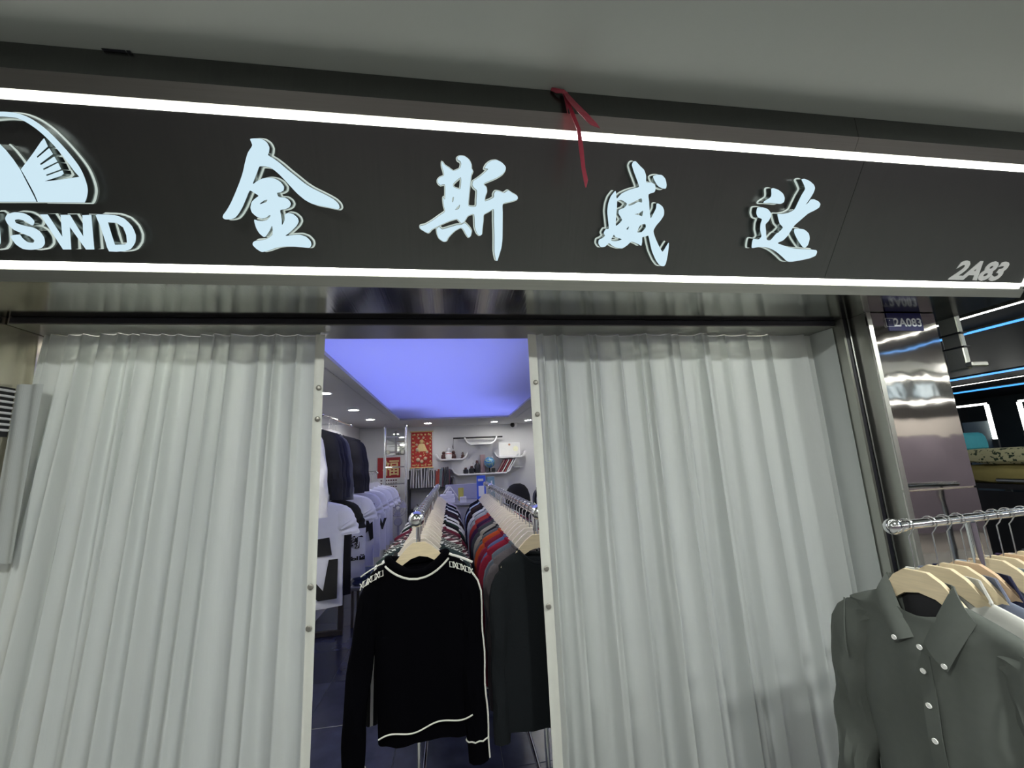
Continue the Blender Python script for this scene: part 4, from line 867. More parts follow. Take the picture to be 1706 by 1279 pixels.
# ================================================================== BACK OF THE SHOP
YW = YBK - 0.004
W_ = lambda px, py, y=YW: U(px, py, Y=y)
def rect(x0, y0, x1, y1, y=YW):           # pixel rectangle on a plane of constant depth -> world extents
    a, b = W_(x0, (y0+y1)/2, y), W_(x1, (y0+y1)/2, y); t, c = W_((x0+x1)/2, y0, y), W_((x0+x1)/2, y1, y)
    return a.x, b.x, c.z, t.z
# ribbed wall panel in the back left corner
x0, x1 = XWL+0.01, W_(640, 750).x
wp = struct('trim_7', MB().box(x0, x1, YW-0.004, YW+0.003, 0, ZC-0.01), 'white_wall')
n = 14
for i in range(n): obj('panel_rib', MB().box(x0+(x1-x0)*(i+0.1)/n, x0+(x1-x0)*(i+0.85)/n, YW-0.012, YW-0.004, 0.02, ZC-0.02), 'white_wall', wp)
# red woven scroll
x0, x1, z0, z1 = rect(685, 719, 720, 779)
scr = empty('wall_scroll', ((x0+x1)/2, YW-0.02, z0), 'red and gold woven scroll hanging on the back wall', 'wall scroll')
wv = mat('red_gold_brocade', (0.42,0.02,0.015), 0.6, 0, 0); nt = wv.node_tree; nz = nt.nodes.new('ShaderNodeTexVoronoi'); nz.inputs['Scale'].default_value = 26; rp = nt.nodes.new('ShaderNodeValToRGB'); rp.color_ramp.elements[0].position = 0.22; rp.color_ramp.elements[0].color = (0.6,0.42,0.16,1); rp.color_ramp.elements[1].position = 0.30; rp.color_ramp.elements[1].color = (0.42,0.02,0.015,1)
tcw = nt.nodes.new('ShaderNodeTexCoord'); nt.links.new(tcw.outputs['Object'], nz.inputs[0]); nt.links.new(nz.outputs['Distance'], rp.inputs[0]); nt.links.new(rp.outputs[0], nt.nodes['Principled BSDF'].inputs['Base Color'])
obj('cloth', MB().box(x0, x1, YW-0.012, YW-0.008, z0, z1), wv, scr)
for z in (z0, z1): obj('rod', MB().tube([(x0-0.02, YW-0.012, z), (x1+0.02, YW-0.012, z)], 0.010, 8), 'gold', scr, True)
w, h = x1-x0, z1-z0; m = MB()
for i in range(9):
    for xx in (x0+0.03, x1-0.03): m.ball((xx, YW-0.013, z0+h*(i+0.7)/9.6), 0.014, 8)
for i in range(5): m.ball((x0+w*(i+1)/6, YW-0.013, z1-0.05), 0.016, 8); m.ball((x0+w*(i+1)/6, YW-0.013, z0+0.04), 0.016, 8)
obj('border_motif', m, 'gold', scr)
fig = MB(); cx = (x0+x1)/2
fig.ball((cx, YW-0.014, z0+h*0.72), 0.035, 10); fig.loft([ring_pts(0.10,0.006,z0+h*0.45,12,cx=cx,cy=YW-0.014), ring_pts(0.07,0.006,z0+h*0.55,12,cx=cx,cy=YW-0.014), ring_pts(0.045,0.006,z0+h*0.66,12,cx=cx,cy=YW-0.014)])
obj('robed_motif', fig, 'gold', scr)
m = MB()
for a, b, r in ((-0.08,0.64,0.02),(0.09,0.66,0.02),(-0.07,0.5,0.03),(0.09,0.42,0.022),(-0.02,0.32,0.02),(0.06,0.25,0.03),(-0.06,0.22,0.034),(0.0,0.17,0.03),(0.03,0.83,0.02),(-0.05,0.82,0.018)): m.ball((cx+a, YW-0.014, z0+h*b), r, 8)
obj('cloud_motif', m, mat('pale_gold_thread', (0.66,0.52,0.36), 0.6, 0, 0.2), scr)
# red calendar board
x0, x1, z0, z1 = rect(629, 762, 667, 833); yy = YW-0.02
cal = empty('wall_calendar', ((x0+x1)/2, yy, z0), 'red wall calendar with a gold character, behind the chrome ladder frame', 'calendar')
zz = W_(648, 796).z; zb = W_(648, 823).z
obj('board', MB().bevelbox(x0, x1, yy-0.006, yy, zz, z1, 0.002), 'red', cal)
obj('gold_character', text_mb('福', ((x0+x1)/2+0.03, yy-0.008, (zz+z1)/2), (1,0,0), (0,0,1), height=(z1-zz)*0.78, depth=0.001, bold=0.0012), 'gold', cal)
pad = obj('date_sheet', MB().box(x0+0.02, x1-0.01, yy-0.004, yy, zb, zz), 'paper', cal)
for r in range(4):
    m = MB()
    for c in range(7): m.box(x0+0.05+c*(x1-x0-0.09)/7, x0+0.05+c*(x1-x0-0.09)/7+0.026, yy-0.0055, yy-0.004, zz-0.05-r*0.05, zz-0.028-r*0.05)
    obj('date_row', m, mat('calendar_ink', (0.12,0.06,0.07), 0.7), pad)
obj('foot_strip', MB().box(x0+0.02, x1-0.01, yy-0.005, yy, z0, zb), 'red', cal)
# mirror strip and chrome ladder frame
yl = 6.55; xa, xb = U(641,760,Y=yl).x, U(676,760,Y=yl).x
mx0, mx1, mz0, mz1 = rect(644, 714, 674, 758); thing('wall_mirror', MB().box(mx0, mx1, YW-0.008, YW-0.001, mz0, mz1), 'mirror', 'narrow mirror panel behind the chrome ladder frame', 'mirror')
lad = empty('ladder_frame', ((xa+xb)/2, yl, 0), 'floor to ceiling chrome ladder frame in the back left corner', 'display frame')
for x in (xa, xb): obj('upright', MB().tube([(x,yl,0.0),(x,yl,ZC-0.005)], 0.022, 12), 'chrome', lad, True)
for py in (727, 753, 778, 806): z = U(658,py,Y=yl).z; obj('rung', MB().tube([(xa,yl,z),(xb,yl,z)], 0.010, 8), 'chrome', lad, True)
z = U(658,753,Y=yl).z
for x in (xa+0.05, xb-0.05): obj('clamp', MB().bevelbox(x-0.025, x+0.025, yl-0.03, yl+0.03, z-0.03, z+0.03, 0.006), 'steel_jamb', lad)
# black bookcase with rows of catalogues
yb_ = 6.86; x0, x1, _, _ = rect(681, 790, 753, 812, yb_); zt = U(715,812,Y=yb_).z; zm = U(715,850,Y=yb_).z
bc = empty('bookcase', ((x0+x1)/2, (yb_+YBK)/2, 0), 'black bookcase full of catalogues against the back wall', 'bookcase')
for x in (x0-0.02, x1): obj('side', MB().box(x, x+0.02, yb_, YBK-0.002, 0, zt+0.14), 'shelf_black', bc)
for z in (0.1, zm-0.45, zm, zt): obj('shelf', MB().box(x0, x1, yb_, YBK-0.003, z-0.02, z), 'shelf_black', bc)
x = x0+0.005; i = 0
bc_cols = [(0.02,0.02,0.025),(0.66,0.66,0.68),(0.10,0.09,0.10),(0.6,0.58,0.6),(0.05,0.04,0.05),(0.5,0.5,0.52)]
while x < x1-0.03:
    w = random.uniform(0.014, 0.024); hh = random.uniform(0.25, 0.31); fr = (x-x0)/(x1-x0)
    if 0.60 < fr < 0.68: col, nm = (0.38,0.06,0.04), 'orange-red'
    elif 0.68 <= fr < 0.76: col, nm = (0.18,0.24,0.26), 'teal-grey'
    elif fr >= 0.76: col, nm = random.choice([((0.10,0.03,0.05),'dark maroon'), ((0.03,0.03,0.04),'black')])
    else: col = bc_cols[i % 6]; nm = ['black','white','charcoal','pale grey','dark grey','light grey'][i % 6]
    lean = random.uniform(-0.05, 0.10)
    mb = MB(); ex, ez = Vector((math.cos(lean),0,-math.sin(lean))), Vector((math.sin(lean),0,math.cos(lean)))
    c = Vector((x+w/2+hh/2*math.sin(lean)*0.3, yb_+0.13, zt+hh/2*math.cos(lean)+0.002))
    mb.frame(c, ex, (0,1,0), ez, w/2*0.92, 0.11, hh/2)
    o = thing('catalogue', mb, mat('catalogue_cover', col, 0.5, 0, 0.1), '%s catalogue spine, %s from the left on the bookcase' % (nm, ORD[min(i, 38)]), 'catalogue', 'catalogues on the bookcase')
    x += w + random.uniform(0.001, 0.004); i += 1
thing('eyeglasses', MB().tube([(x0+0.12,yb_+0.05,zm+0.10),(x0+0.16,yb_+0.04,zm+0.05),(x0+0.22,yb_+0.04,zm+0.055),(x0+0.28,yb_+0.04,zm+0.05),(x0+0.34,yb_+0.05,zm+0.10)], 0.006, 6), 'black', 'black wire frame lying on the lower bookcase shelf', 'wire frame')
for k in range(3): thing('paper_stack', MB().bevelbox(x0+0.06+0.01*k, x0+0.45-0.02*k, yb_+0.06, yb_+0.28, zm+0.001+0.016*k, zm+0.016+0.016*k, 0.003), 'paper', ['bottom','middle','top'][k] + ' sheaf of white papers on the lower bookcase shelf', 'papers', 'papers on the bookcase')
# curved white wall shelves
def tray(px0, px1, pyt, pyb, label, depth=0.20):
    a = W_(px0, pyt, YW-depth); b = W_(px1, pyt, YW-depth); zb = W_((px0+px1)/2, pyb, YW-depth).z; h = a.z - zb
    P = [(a.x, a.z), (a.x+h*0.35, zb+h*0.35), (a.x+h*0.9, zb), (b.x-h*0.9, zb), (b.x-h*0.35, zb+h*0.35), (b.x, a.z)]
    pth = []
    for i in range(len(P)-1):
        for k in range(4): t = k/4; pth.append((P[i][0]*(1-t)+P[i+1][0]*t, P[i][1]*(1-t)+P[i+1][1]*t))
    pth.append(P[-1]); th = 0.022; mb = MB(); rings = []
    for i, (x, z) in enumerate(pth):
        p, q = pth[max(i-1,0)], pth[min(i+1,len(pth)-1)]; d = Vector((q[0]-p[0], q[1]-p[1])).normalized(); nn = Vector((-d.y, d.x))*th
        rings.append([(x, YW-depth, z), (x, YW, z), (x+nn.x, YW, z+nn.y), (x+nn.x, YW-depth, z+nn.y)])
    mb.loft(rings)
    return thing('wall_shelf', mb, 'white', label, 'shelf', 'curved white wall shelves'), zb + th, a.x, b.x
s1, zA, ax0, ax1 = tray(725, 780, 757, 766, 'white tray-shaped shelf holding small figurines')
s2, zB, bx0, bx1 = tray(773, 829, 729, 740, 'topmost white tray-shaped shelf, under the black stick')
s3, zCc, cx0, cx1 = tray(823, 878, 753, 762, 'white tray-shaped shelf holding the framed certificate')
s4, zD, dx0, dx1 = tray(752, 854, 780, 790, 'longest white tray-shaped shelf, with the globe on it')
ys = YW-0.10
stk = empty('flute', ((bx0+bx1)/2, ys, zB+0.1), 'black stick with a hanging tassel lying across the topmost wall shelf', 'flute')
p, q = W_(755,730,ys), W_(837,727,ys)
obj('stick', MB().tube([p, p+(q-p)*0.22, p+(q-p)*0.225, p+(q-p)*0.25, p+(q-p)*0.255, q], [0.013,0.013,0.019,0.019,0.015,0.013], 10), 'black', stk, True)
obj('tassel', MB().tube([p+Vector((0.005,0,0)), W_(755,738,ys), W_(754.5,744,ys), W_(755,748,ys)], [0.003,0.003,0.009,0.006], 6), 'black', stk, True)
def figurine(px, s, m1, m2, label):
    x = W_(px, 757, ys).x; e = empty('figurine', (x, ys, zA), label, 'figurine', 'figurines on the wall shelf')
    obj('body', MB().lathe([(0.04*s,0.001),(0.05*s,0.03*s),(0.04*s,0.075*s),(0.022*s,0.095*s)], (x,ys,zA), 14), m1, e, True)
    obj('head', MB().ball((x,ys,zA+0.115*s), 0.032*s, 12), m2, e, True)
    return e
brn = mat('dark_red_lacquer', (0.05,0.012,0.012), 0.4, 0, 0.2)
figurine(739, 0.85, brn, brn, 'dark lacquered figurine at the left of the figurine shelf')
f2 = figurine(747.5, 1.25, M['white'], M['white'], 'white and red seated figurine in the middle of the shelf'); x = W_(747.5,757,ys).x
obj('red_sash', MB().lathe([(0.040,0.10),(0.054,0.085),(0.052,0.07)], (x,ys,zA), 14), 'red', f2, True)
figurine(755.5, 0.9, brn, brn, 'dark lacquered figurine beside the white one')
x = W_(771,757,ys).x; pg = empty('figurine', (x, ys, zA), 'small dark tiered pagoda ornament at the right of the shelf', 'figurine', 'figurines on the wall shelf')
for k in range(3): obj('tier', MB().lathe([(0.05-0.013*k,0.001+0.035*k),(0.028-0.006*k,0.02+0.035*k),(0.024-0.006*k,0.035+0.035*k)], (x,ys,zA), 8), brn, pg)
# certificate
x0, x1, z0, z1 = rect(831, 737, 866, 758, ys); tl = 0.16
cer = empty('certificate', ((x0+x1)/2, ys, zCc), 'framed white certificate with a pale round seal on the right wall shelf', 'certificate')
obj('frame', MB().bevelbox(x0, x1, ys-0.012, ys+0.006, zCc+0.001, z1, 0.004), 'white', cer)
obj('sheet', MB().box(x0+0.02, x1-0.02, ys-0.0135, ys-0.012, zCc+0.022, z1-0.02), 'paper', cer)
obj('seal', MB().lathe([(0.045,0),(0.045,0.003)], (x1-0.075, ys-0.0135, (zCc+z1)/2+0.01), 18, (0,-1,0)), mat('pale_yellow_seal', (0.8,0.8,0.6), 0.5), cer)
obj('crest', MB().lathe([(0.018,0),(0.018,0.003)], ((x0+x1)/2, ys-0.0135, z1-0.035), 12, (0,-1,0)), mat('brown_crest', (0.45,0.22,0.14), 0.5), cer)
# long shelf: dark jars, tall box, globe, books
for px, r, h, l in ((776,0.045,0.10,'short squat black jar on the long wall shelf'), (786,0.05,0.12,'wide black jar second on the long wall shelf'), (795,0.045,0.21,'tall dark bottle beside the globe box')):
    x = W_(px,780,ys).x; e = empty('jar', (x,ys,zD), l, 'jar', 'dark jars on the long wall shelf')
    obj('body', MB().lathe([(r*0.8,0.001),(r,h*0.15),(r,h*0.6),(r*0.5,h*0.78)], (x,ys,zD), 14), mat('dark_glaze', (0.02,0.02,0.028), 0.25), e, True)
    obj('lid', MB().lathe([(r*0.52,h*0.78),(r*0.55,h*0.85),(r*0.4,h)], (x,ys,zD), 14), brn, e, True)
x = W_(804.5,770,ys).x; thing('gift_box', MB().bevelbox(x-0.04, x+0.04, ys+0.02, ys+0.08, zD+0.001, W_(805,757,ys).z, 0.004), mat('rose_card', (0.32,0.22,0.24), 0.6), 'tall pinkish grey box standing behind the globe', 'box')
x = W_(815,770,ys).x; zg = W_(815,770,ys).z; gl = empty('desk_globe', (x, ys-0.03, zD), 'small blue and green globe on a stand on the long shelf', 'globe')
gm = mat('globe_print', (0.03,0.16,0.5), 0.2, 0, 0); nt = gm.node_tree; nz = nt.nodes.new('ShaderNodeTexNoise'); nz.inputs['Scale'].default_value = 9; rp = nt.nodes.new('ShaderNodeValToRGB')
rp.color_ramp.elements[0].position = 0.47; rp.color_ramp.elements[0].color = (0.02,0.15,0.55,1); rp.color_ramp.elements[1].position = 0.54; rp.color_ramp.elements[1].color = (0.25,0.42,0.30,1)
nt.links.new(nz.outputs['Fac'], rp.inputs[0]); nt.links.new(rp.outputs[0], nt.nodes['Principled BSDF'].inputs['Base Color'])
obj('sphere', MB().ball((x,ys-0.03,zg), 0.092, 20), gm, gl, True)
obj('stand', MB().lathe([(0.06,0.001),(0.055,0.012),(0.012,0.02),(0.012,max(0.03,zg-zD-0.09))], (x,ys-0.03,zD), 14), 'black', gl, True)
for i in range(6):
    x = W_(828+i*3.6,788,ys).x; a = 0.55; hh = 0.24 if i < 5 else 0.34; w = 0.018
    ex, ez = Vector((math.cos(a),0,-math.sin(a))), Vector((math.sin(a),0,math.cos(a)))
    c = Vector((x, ys, zD+0.004)) + ez*hh/2 + ex*w/2
    thing('leaning_book', MB().frame(c, ex, (0,1,0), ez, w/2, 0.08, hh/2), mat('book_cover', [(0.30,0.16,0.16),(0.24,0.03,0.05),(0.6,0.55,0.55),(0.3,0.05,0.06),(0.66,0.66,0.68),(0.6,0.62,0.66)][i], 0.5), ['pinkish','dark red','cream','crimson','white','tall white'][i] + ' book leaning right on the long wall shelf', 'book', 'books leaning on the long shelf')
x = W_(822,786,ys).x; thing('small_black_box', MB().bevelbox(x-0.03, x+0.03, ys-0.05, ys+0.02, zD+0.001, zD+0.07, 0.004), 'black', 'small black box between the globe and the leaning books', 'box')
x = W_(797,791,YW-0.21).x
gs = rect(855, 776, 869, 777.5, YW-0.12); thing('glass_shelf', MB().box(gs[0], gs[1], YW-0.2, YW, gs[2]-0.004, gs[2]+0.006), mat('pale_glass_shelf', (0.6,0.62,0.64), 0.1, 0, 0.02), 'small pale glass shelf at the right end of the back wall', 'shelf')
# dome camera
c = W_(856, 707, YW-0.15); dc = empty('security_camera', (c.x, YW-0.10, c.z-0.05), 'white dome security camera under the ceiling at the back', 'security camera')
obj('mount', MB().lathe([(0.05,0),(0.05,0.03),(0.03,0.06),(0.028,0.10)], (c.x+0.02, YW, c.z), 16, (0,-1,0)), 'white', dc, True)
obj('housing', MB().ball((c.x+0.015, YW-0.13, c.z), 0.05, 16), 'white', dc, True)
obj('lens', MB().ball((c.x-0.02, YW-0.15, c.z-0.004), 0.042, 14), 'black', dc, True)

# reception counter with its clutter
yc = 5.35; tz = U(770, 838, Y=yc).z
X0, X1 = U(700,838,Y=yc).x, U(835,838,Y=yc).x
ctr = empty('reception_counter', ((X0+X1)/2, yc+0.3, 0), 'grey reception counter with a raised lilac screen behind the racks', 'counter')
gm_ = mat('grey_laminate', (0.32,0.32,0.36), 0.4, 0, 0.05)
obj('front', MB().bevelbox(X0+0.02, X1-0.02, yc+0.03, yc+0.55, 0.0, tz-0.03, 0.004), gm_, ctr)
obj('top', MB().bevelbox(X0, X1, yc, yc+0.6, tz-0.03, tz, 0.005), gm_, ctr)
sx0, sx1 = U(742,815,Y=yc+0.6).x, U(812,815,Y=yc+0.6).x
obj('screen', MB().bevelbox(sx0, sx1, yc+0.575, yc+0.598, tz, U(770,806,Y=yc+0.6).z, 0.004), mat('lilac_screen', (0.42,0.42,0.55), 0.3, 0, 0.03), ctr)
def deskbox(px0, px1, z0, h, d, m, name, label, cat, yy=yc+0.12):
    a, b = U(px0,830,Y=yy).x, U(px1,830,Y=yy).x
    return thing(name, MB().bevelbox(a, b, yy, yy+d, tz+z0+0.001, tz+z0+h, 0.004), m, label, cat)
lil = mat('lilac_white_card', (0.70,0.70,0.80), 0.5, 0, 0.05)
deskbox(730, 758, 0, 0.055, 0.2, lil, 'card_box', 'wide white card box at the bottom of the counter pile', 'box')
deskbox(733, 757, 0.056, 0.045, 0.18, lil, 'card_box', 'middle white card box of the counter pile', 'box')
deskbox(743, 753, 0.102, 0.035, 0.12, lil, 'card_box', 'smallest white card box on top of the counter pile', 'box')
deskbox(766, 777, 0, 0.07, 0.07, lil, 'card_cube', 'white cube box in front of the yellow cup', 'box', yc+0.04)
yel = mat('yellow_plastic', (0.52,0.47,0.10), 0.4, 0, 0.08)
a = U(768,825,Y=yc+0.3); cup = empty('yellow_cup', (a.x, yc+0.3, tz), 'yellow cup standing on the reception counter', 'cup')
obj('cup', MB().lathe([(0.032,0.001),(0.038,0.17),(0.034,0.17),(0.029,0.02)], (a.x,yc+0.3,tz), 18), yel, cup, True)
obj('saucer', MB().lathe([(0.03,0.0),(0.045,0.004),(0.045,0.008)], (a.x,yc+0.3,tz), 18), 'white', cup, True)
a = U(750,818,Y=yc+0.35); hgr = MB()
hgr.tube([(a.x-0.13,yc+0.37,tz+0.05),(a.x-0.02,yc+0.37,tz+0.19),(a.x+0.0,yc+0.37,tz+0.19),(a.x-0.08,yc+0.37,tz+0.06)], 0.008, 6); hgr.tube([(a.x+0.0,yc+0.37,tz+0.19),(a.x+0.11,yc+0.37,tz+0.03)], 0.007, 6)
thing('loose_hanger', hgr, 'white', 'empty white hanger leaning against the counter screen', 'hanger')
bl = empty('blue_carton', (U(802,800,Y=yc+0.25).x, yc+0.25, tz), 'bright blue carton with a white figure print standing on the counter', 'carton')
a, b = U(794.5,805,Y=yc+0.25).x, U(809,805,Y=yc+0.25).x; zt2 = U(802,792,Y=yc+0.25).z
obj('carton', MB().bevelbox(a, b, yc+0.25, yc+0.31, tz+0.001, zt2, 0.003), mat('blue_card', (0.03,0.10,0.62), 0.4, 0, 0.05), bl)
obj('label_print', MB().box(a+0.02, b-0.02, yc+0.248, yc+0.25, tz+0.05, zt2-0.13), 'white', bl); obj('title_print', MB().box(a+0.015, b-0.03, yc+0.248, yc+0.25, zt2-0.07, zt2-0.04), 'white', bl)
te = empty('teal_carton', (U(817,800,Y=yc+0.3).x, yc+0.3, tz), 'pale teal carton beside the bright blue one on the counter', 'carton')
a, b = U(811,805,Y=yc+0.3).x, U(824,805,Y=yc+0.3).x; zt3 = U(817,794,Y=yc+0.3).z
obj('carton', MB().bevelbox(a, b, yc+0.3, yc+0.36, tz+0.001, zt3, 0.003), mat('teal_card', (0.20,0.34,0.42), 0.4, 0, 0.08), te)
obj('label_print', MB().box(b-0.05, b-0.03, yc+0.298, yc+0.3, tz+0.10, zt3-0.05), 'white', te)
# standing fan
yf = 6.05; c = U(663, 846, Y=yf); fan = empty('pedestal_fan', (c.x, yf, 0), 'grey pedestal fan near the back left corner', 'fan')
fm = mat('fan_plastic', (0.38,0.38,0.48), 0.35, 0, 0.05)
for rr, yo in ((0.115,-0.03),(0.115,0.03),(0.08,-0.045),(0.045,-0.05)): obj('cage_ring', MB().tube([(c.x+rr*math.cos(k*math.pi/12), yf+yo, c.z+rr*math.sin(k*math.pi/12)) for k in range(24)], 0.003, 5, closed=True), fm, fan, True)
for k in range(12):
    a = k*math.pi/6; obj('cage_spoke', MB().tube([(c.x+0.115*math.cos(a), yf-0.03, c.z+0.115*math.sin(a)), (c.x+0.02*math.cos(a), yf-0.053, c.z+0.02*math.sin(a))], 0.0016, 4), fm, fan)
for k in range(3):
    a0 = k*2*math.pi/3
    obj('blade', MB().sheet(lambda u, v: (c.x+(0.02+0.085*u)*math.cos(a0+0.9*v), yf+0.012*(v-0.5), c.z+(0.02+0.085*u)*math.sin(a0+0.9*v)), 4, 4, 0.002), mat('fan_blade', (0.45,0.45,0.6), 0.3), fan, True)
obj('hub', MB().lathe([(0.02,-0.01),(0.024,0.02),(0.02,0.052),(0.005,0.055)], (c.x,yf,c.z), 16, (0,-1,0)), 'white', fan, True)
obj('motor', MB().lathe([(0.04,0.03),(0.045,0.06),(0.03,0.11)], (c.x,yf,c.z), 16, (0,1,0)), fm, fan, True)
obj('column', MB().tube([(c.x,yf+0.05,0.03),(c.x,yf+0.05,c.z-0.2),(c.x,yf+0.05,c.z)], [0.016,0.016,0.03], 12), fm, fan, True)
obj('control_box', MB().lathe([(0.045,-0.03),(0.06,0.0),(0.05,0.03)], (c.x,yf+0.02,c.z-0.18), 16, (0,-1,0)), fm, fan, True)
obj('foot', MB().lathe([(0.16,0.0),(0.16,0.015),(0.03,0.035)], (c.x,yf+0.05,0), 20), fm, fan, True)
# black high-backed office chair at the right
ych = 6.1; a = U(859, 805, Y=ych); cw = 0.17
ch = empty('office_chair', (a.x+0.02, ych, 0), 'black high-backed office chair behind the right rack', 'chair')
bkm = mat('black_mesh_fabric', (0.010,0.010,0.012), 0.8, 0, 0.2)
obj('backrest', MB().loft([ring_pts(cw*w, 0.035*d, a.z-0.62+0.62*t, 18, cx=a.x+0.02, cy=ych-0.02*math.sin(t*3)) for t, w, d in ((0,0.85,0.8),(0.2,1.05,1.2),(0.5,1.1,1.2),(0.72,1.05,1.1),(0.86,0.9,1),(0.95,0.65,0.9),(0.995,0.3,0.6))]), bkm, ch, True)
obj('seat', MB().bevelbox(a.x-0.22, a.x+0.26, ych-0.45, ych+0.02, 0.42, 0.50, 0.03), bkm, ch)
obj('gas_column', MB().tube([(a.x+0.02,ych-0.2,0.08),(a.x+0.02,ych-0.2,0.42)], 0.028, 12), 'black', ch, True)
for k in range(5):
    t = k*2*math.pi/5; obj('base_arm', MB().tube([(a.x+0.02,ych-0.2,0.09),(a.x+0.02+0.28*math.cos(t),ych-0.2+0.28*math.sin(t),0.055)], [0.025,0.016], 8), 'black', ch, True)
    obj('caster', MB().ball((a.x+0.02+0.28*math.cos(t),ych-0.2+0.28*math.sin(t),0.028), 0.027, 10), 'black', ch, True)
# leaning framed mirror and folded jeans by the left wall
lm = empty('leaning_mirror', (-1.3, 4.75, 0), 'framed mirror standing on the floor under the white T-shirts', 'mirror')
fr = mat('bronze_frame', (0.16,0.14,0.12), 0.4, 0.4, 0.1)
for bx in ((-1.48,-1.10,4.70,4.74,0.0,0.05),(-1.48,-1.10,4.70,4.74,0.60,0.64),(-1.48,-1.43,4.70,4.74,0.05,0.60),(-1.15,-1.10,4.70,4.74,0.05,0.60)): obj('frame_bar', MB().bevelbox(*bx, 0.006), fr, lm)
obj('glass', MB().box(-1.43,-1.15,4.715,4.725,0.05,0.60), 'mirror', lm)
jn = mat('blue_denim', (0.05,0.07,0.16), 0.85, 0, 0.25, 60)
st = empty('low_stool', (-0.92, 5.0, 0), 'low grey stool under the T-shirts with folded jeans on it', 'stool')
obj('seat', MB().bevelbox(-1.08,-0.76,4.85,5.17,0.36,0.40,0.01), gm_, st)
for sx in (-1.06,-0.80):
    for sy in (4.87,5.13): obj('leg', MB().box(sx, sx+0.025, sy, sy+0.025, 0, 0.36), fr, st)
for k in range(3): thing('folded_jeans', MB().bevelbox(-1.06+0.01*k,-0.78,4.88,5.14,0.401+0.045*k,0.444+0.045*k,0.016), jn, ['bottom','middle','top'][k] + ' pair of folded blue jeans on the low stool', 'jeans', 'folded jeans on the stool')

# ================================================================== SHOP ACROSS THE SIDE AISLE, AT THE RIGHT
dark_c = mat('dark_ceiling_paint', (0.035,0.035,0.038), 0.5, 0, 0.1, 3)
ZN = 2.66
struct('ceiling_neighbour', MB().box(4.0, 13.5, -1.5, 9, ZN, ZN+0.1), dark_c)
struct('ceiling_aisle', MB().box(XS1+0.001, 4.0, Y_TOP+0.02, 9, ZN+0.03, ZN+0.1), dark_c)
struct('floor_neighbour', MB().box(XP1+0.3, 13.5, Y_BEAM+0.02, 9, -0.1, 0), 'hall_floor')
struct('wall_neighbour', MB().box(13.4, 13.5, -1.5, 9, 0, ZN), mat('dark_green_grey_wall', (0.06,0.075,0.08), 0.25, 0, 0.1, 3))
struct('wall_aisle_end', MB().box(XP1+0.3, 13.4, 9.0, 9.1, 0, ZN), mat('dark_end_wall', (0.05,0.055,0.06), 0.4, 0, 0.1, 3))
def yline(px0, py0, px1, py1, z, w, m, name, label, prof=0.02):
    a, b = U(px0,py0,Z=z), U(px1,py1,Z=z); x = (a.x+b.x)/2
    e = empty(name, (x, 2.0, z), label, 'strip light', 'strip lights of the shop across the aisle')
    obj('housing', MB().box(x-w, x+w, -1.0, 7.5, z, z+prof), 'steel_frame', e); obj('tube', MB().box(x-w*0.8, x+w*0.8, -1.0, 7.5, z-0.004, z), m, e)
yline(1575,540,1706,500, 2.60, 0.022, 'led_far', 'strip_light', 'white strip light edging the shop across the aisle', 0.06)
yline(1588,561,1706,531, 2.64, 0.05, 'led_blue', 'blue_strip_light', 'nearest blue strip light across the aisle')
yline(1588,633,1706,613, 2.64, 0.12, 'led_blue', 'blue_strip_light', 'middle blue strip light across the aisle')
yline(1588,643,1706,627, 2.64, 0.03, 'led_far', 'strip_light', 'thin white strip light between the two blue ones')
yline(1592,668,1706,654, 2.64, 0.02, 'led_far', 'strip_light', 'thin white strip light furthest across the aisle')
yline(1588,654,1706,640, 2.64, 0.17, 'led_blue', 'blue_strip_light', 'furthest blue strip light across the aisle')
# lit portal frames on the far wall
for i, (pa, pb, pc, pd) in enumerate((((1595,678),(1643,673),(1659,731),0), ((1697,668),(1760,661),(1712,716),1))):
    xw = 9.5
    a, b, c = U(*pa,X=xw), U(*pb,X=xw), U(*pc,X=xw)
    e = empty('portal_frame', (xw, b.y, 0), ['nearer lit white portal frame across the aisle','lit white portal frame at the picture edge across the aisle'][i], 'light frame', 'lit portal frames')
    obj('top_light', MB().box(xw-0.02, xw+0.02, min(a.y,b.y), max(a.y,b.y), a.z-0.016, a.z+0.016), 'led_far', e)
    obj('side_light', MB().box(xw-0.02, xw+0.02, (b.y if i == 0 else a.y)-0.022, (b.y if i == 0 else a.y)+0.022, c.z, a.z-0.016), 'led_far', e)
    obj('frame_post', MB().box(xw-0.02, xw+0.02, (b.y if i == 0 else a.y)-0.04, (b.y if i == 0 else a.y)+0.04, 0, c.z), 'steel_frame', e)
    obj('panel', MB().box(xw+0.04, xw+0.06, min(a.y,b.y), max(a.y,b.y)+0.02, 0, a.z-0.3), mat('tinted_panel', (0.20,0.24,0.25), 0.35, 0, 0.1), e)
# bracket post right behind the pillar
xq = 2.55; a = U(1583,545,X=xq); b = U(1590,618,X=xq); c = U(1637,606,X=xq)
bk = empty('steel_bracket', (xq, a.y, b.z), 'steel bracket arm sticking out behind the pillar edge', 'bracket')
obj('upright', MB().bevelbox(xq, xq+0.03, a.y-0.03, a.y+0.05, b.z, ZN+0.03, 0.004), 'steel_frame', bk)
c = U(1637, 607, Y=a.y-0.04)
obj('arm', MB().bevelbox(xq-0.02, c.x, a.y-0.065, a.y-0.031, c.z-0.012, c.z+0.012, 0.004), 'steel_jamb', bk)
for z in (U(1583,558,X=xq).z, U(1583,582,X=xq).z): obj('clip', MB().bevelbox(xq-0.006, xq+0.034, a.y-0.04, a.y+0.055, z-0.004, z+0.004, 0.001), 'black', bk)
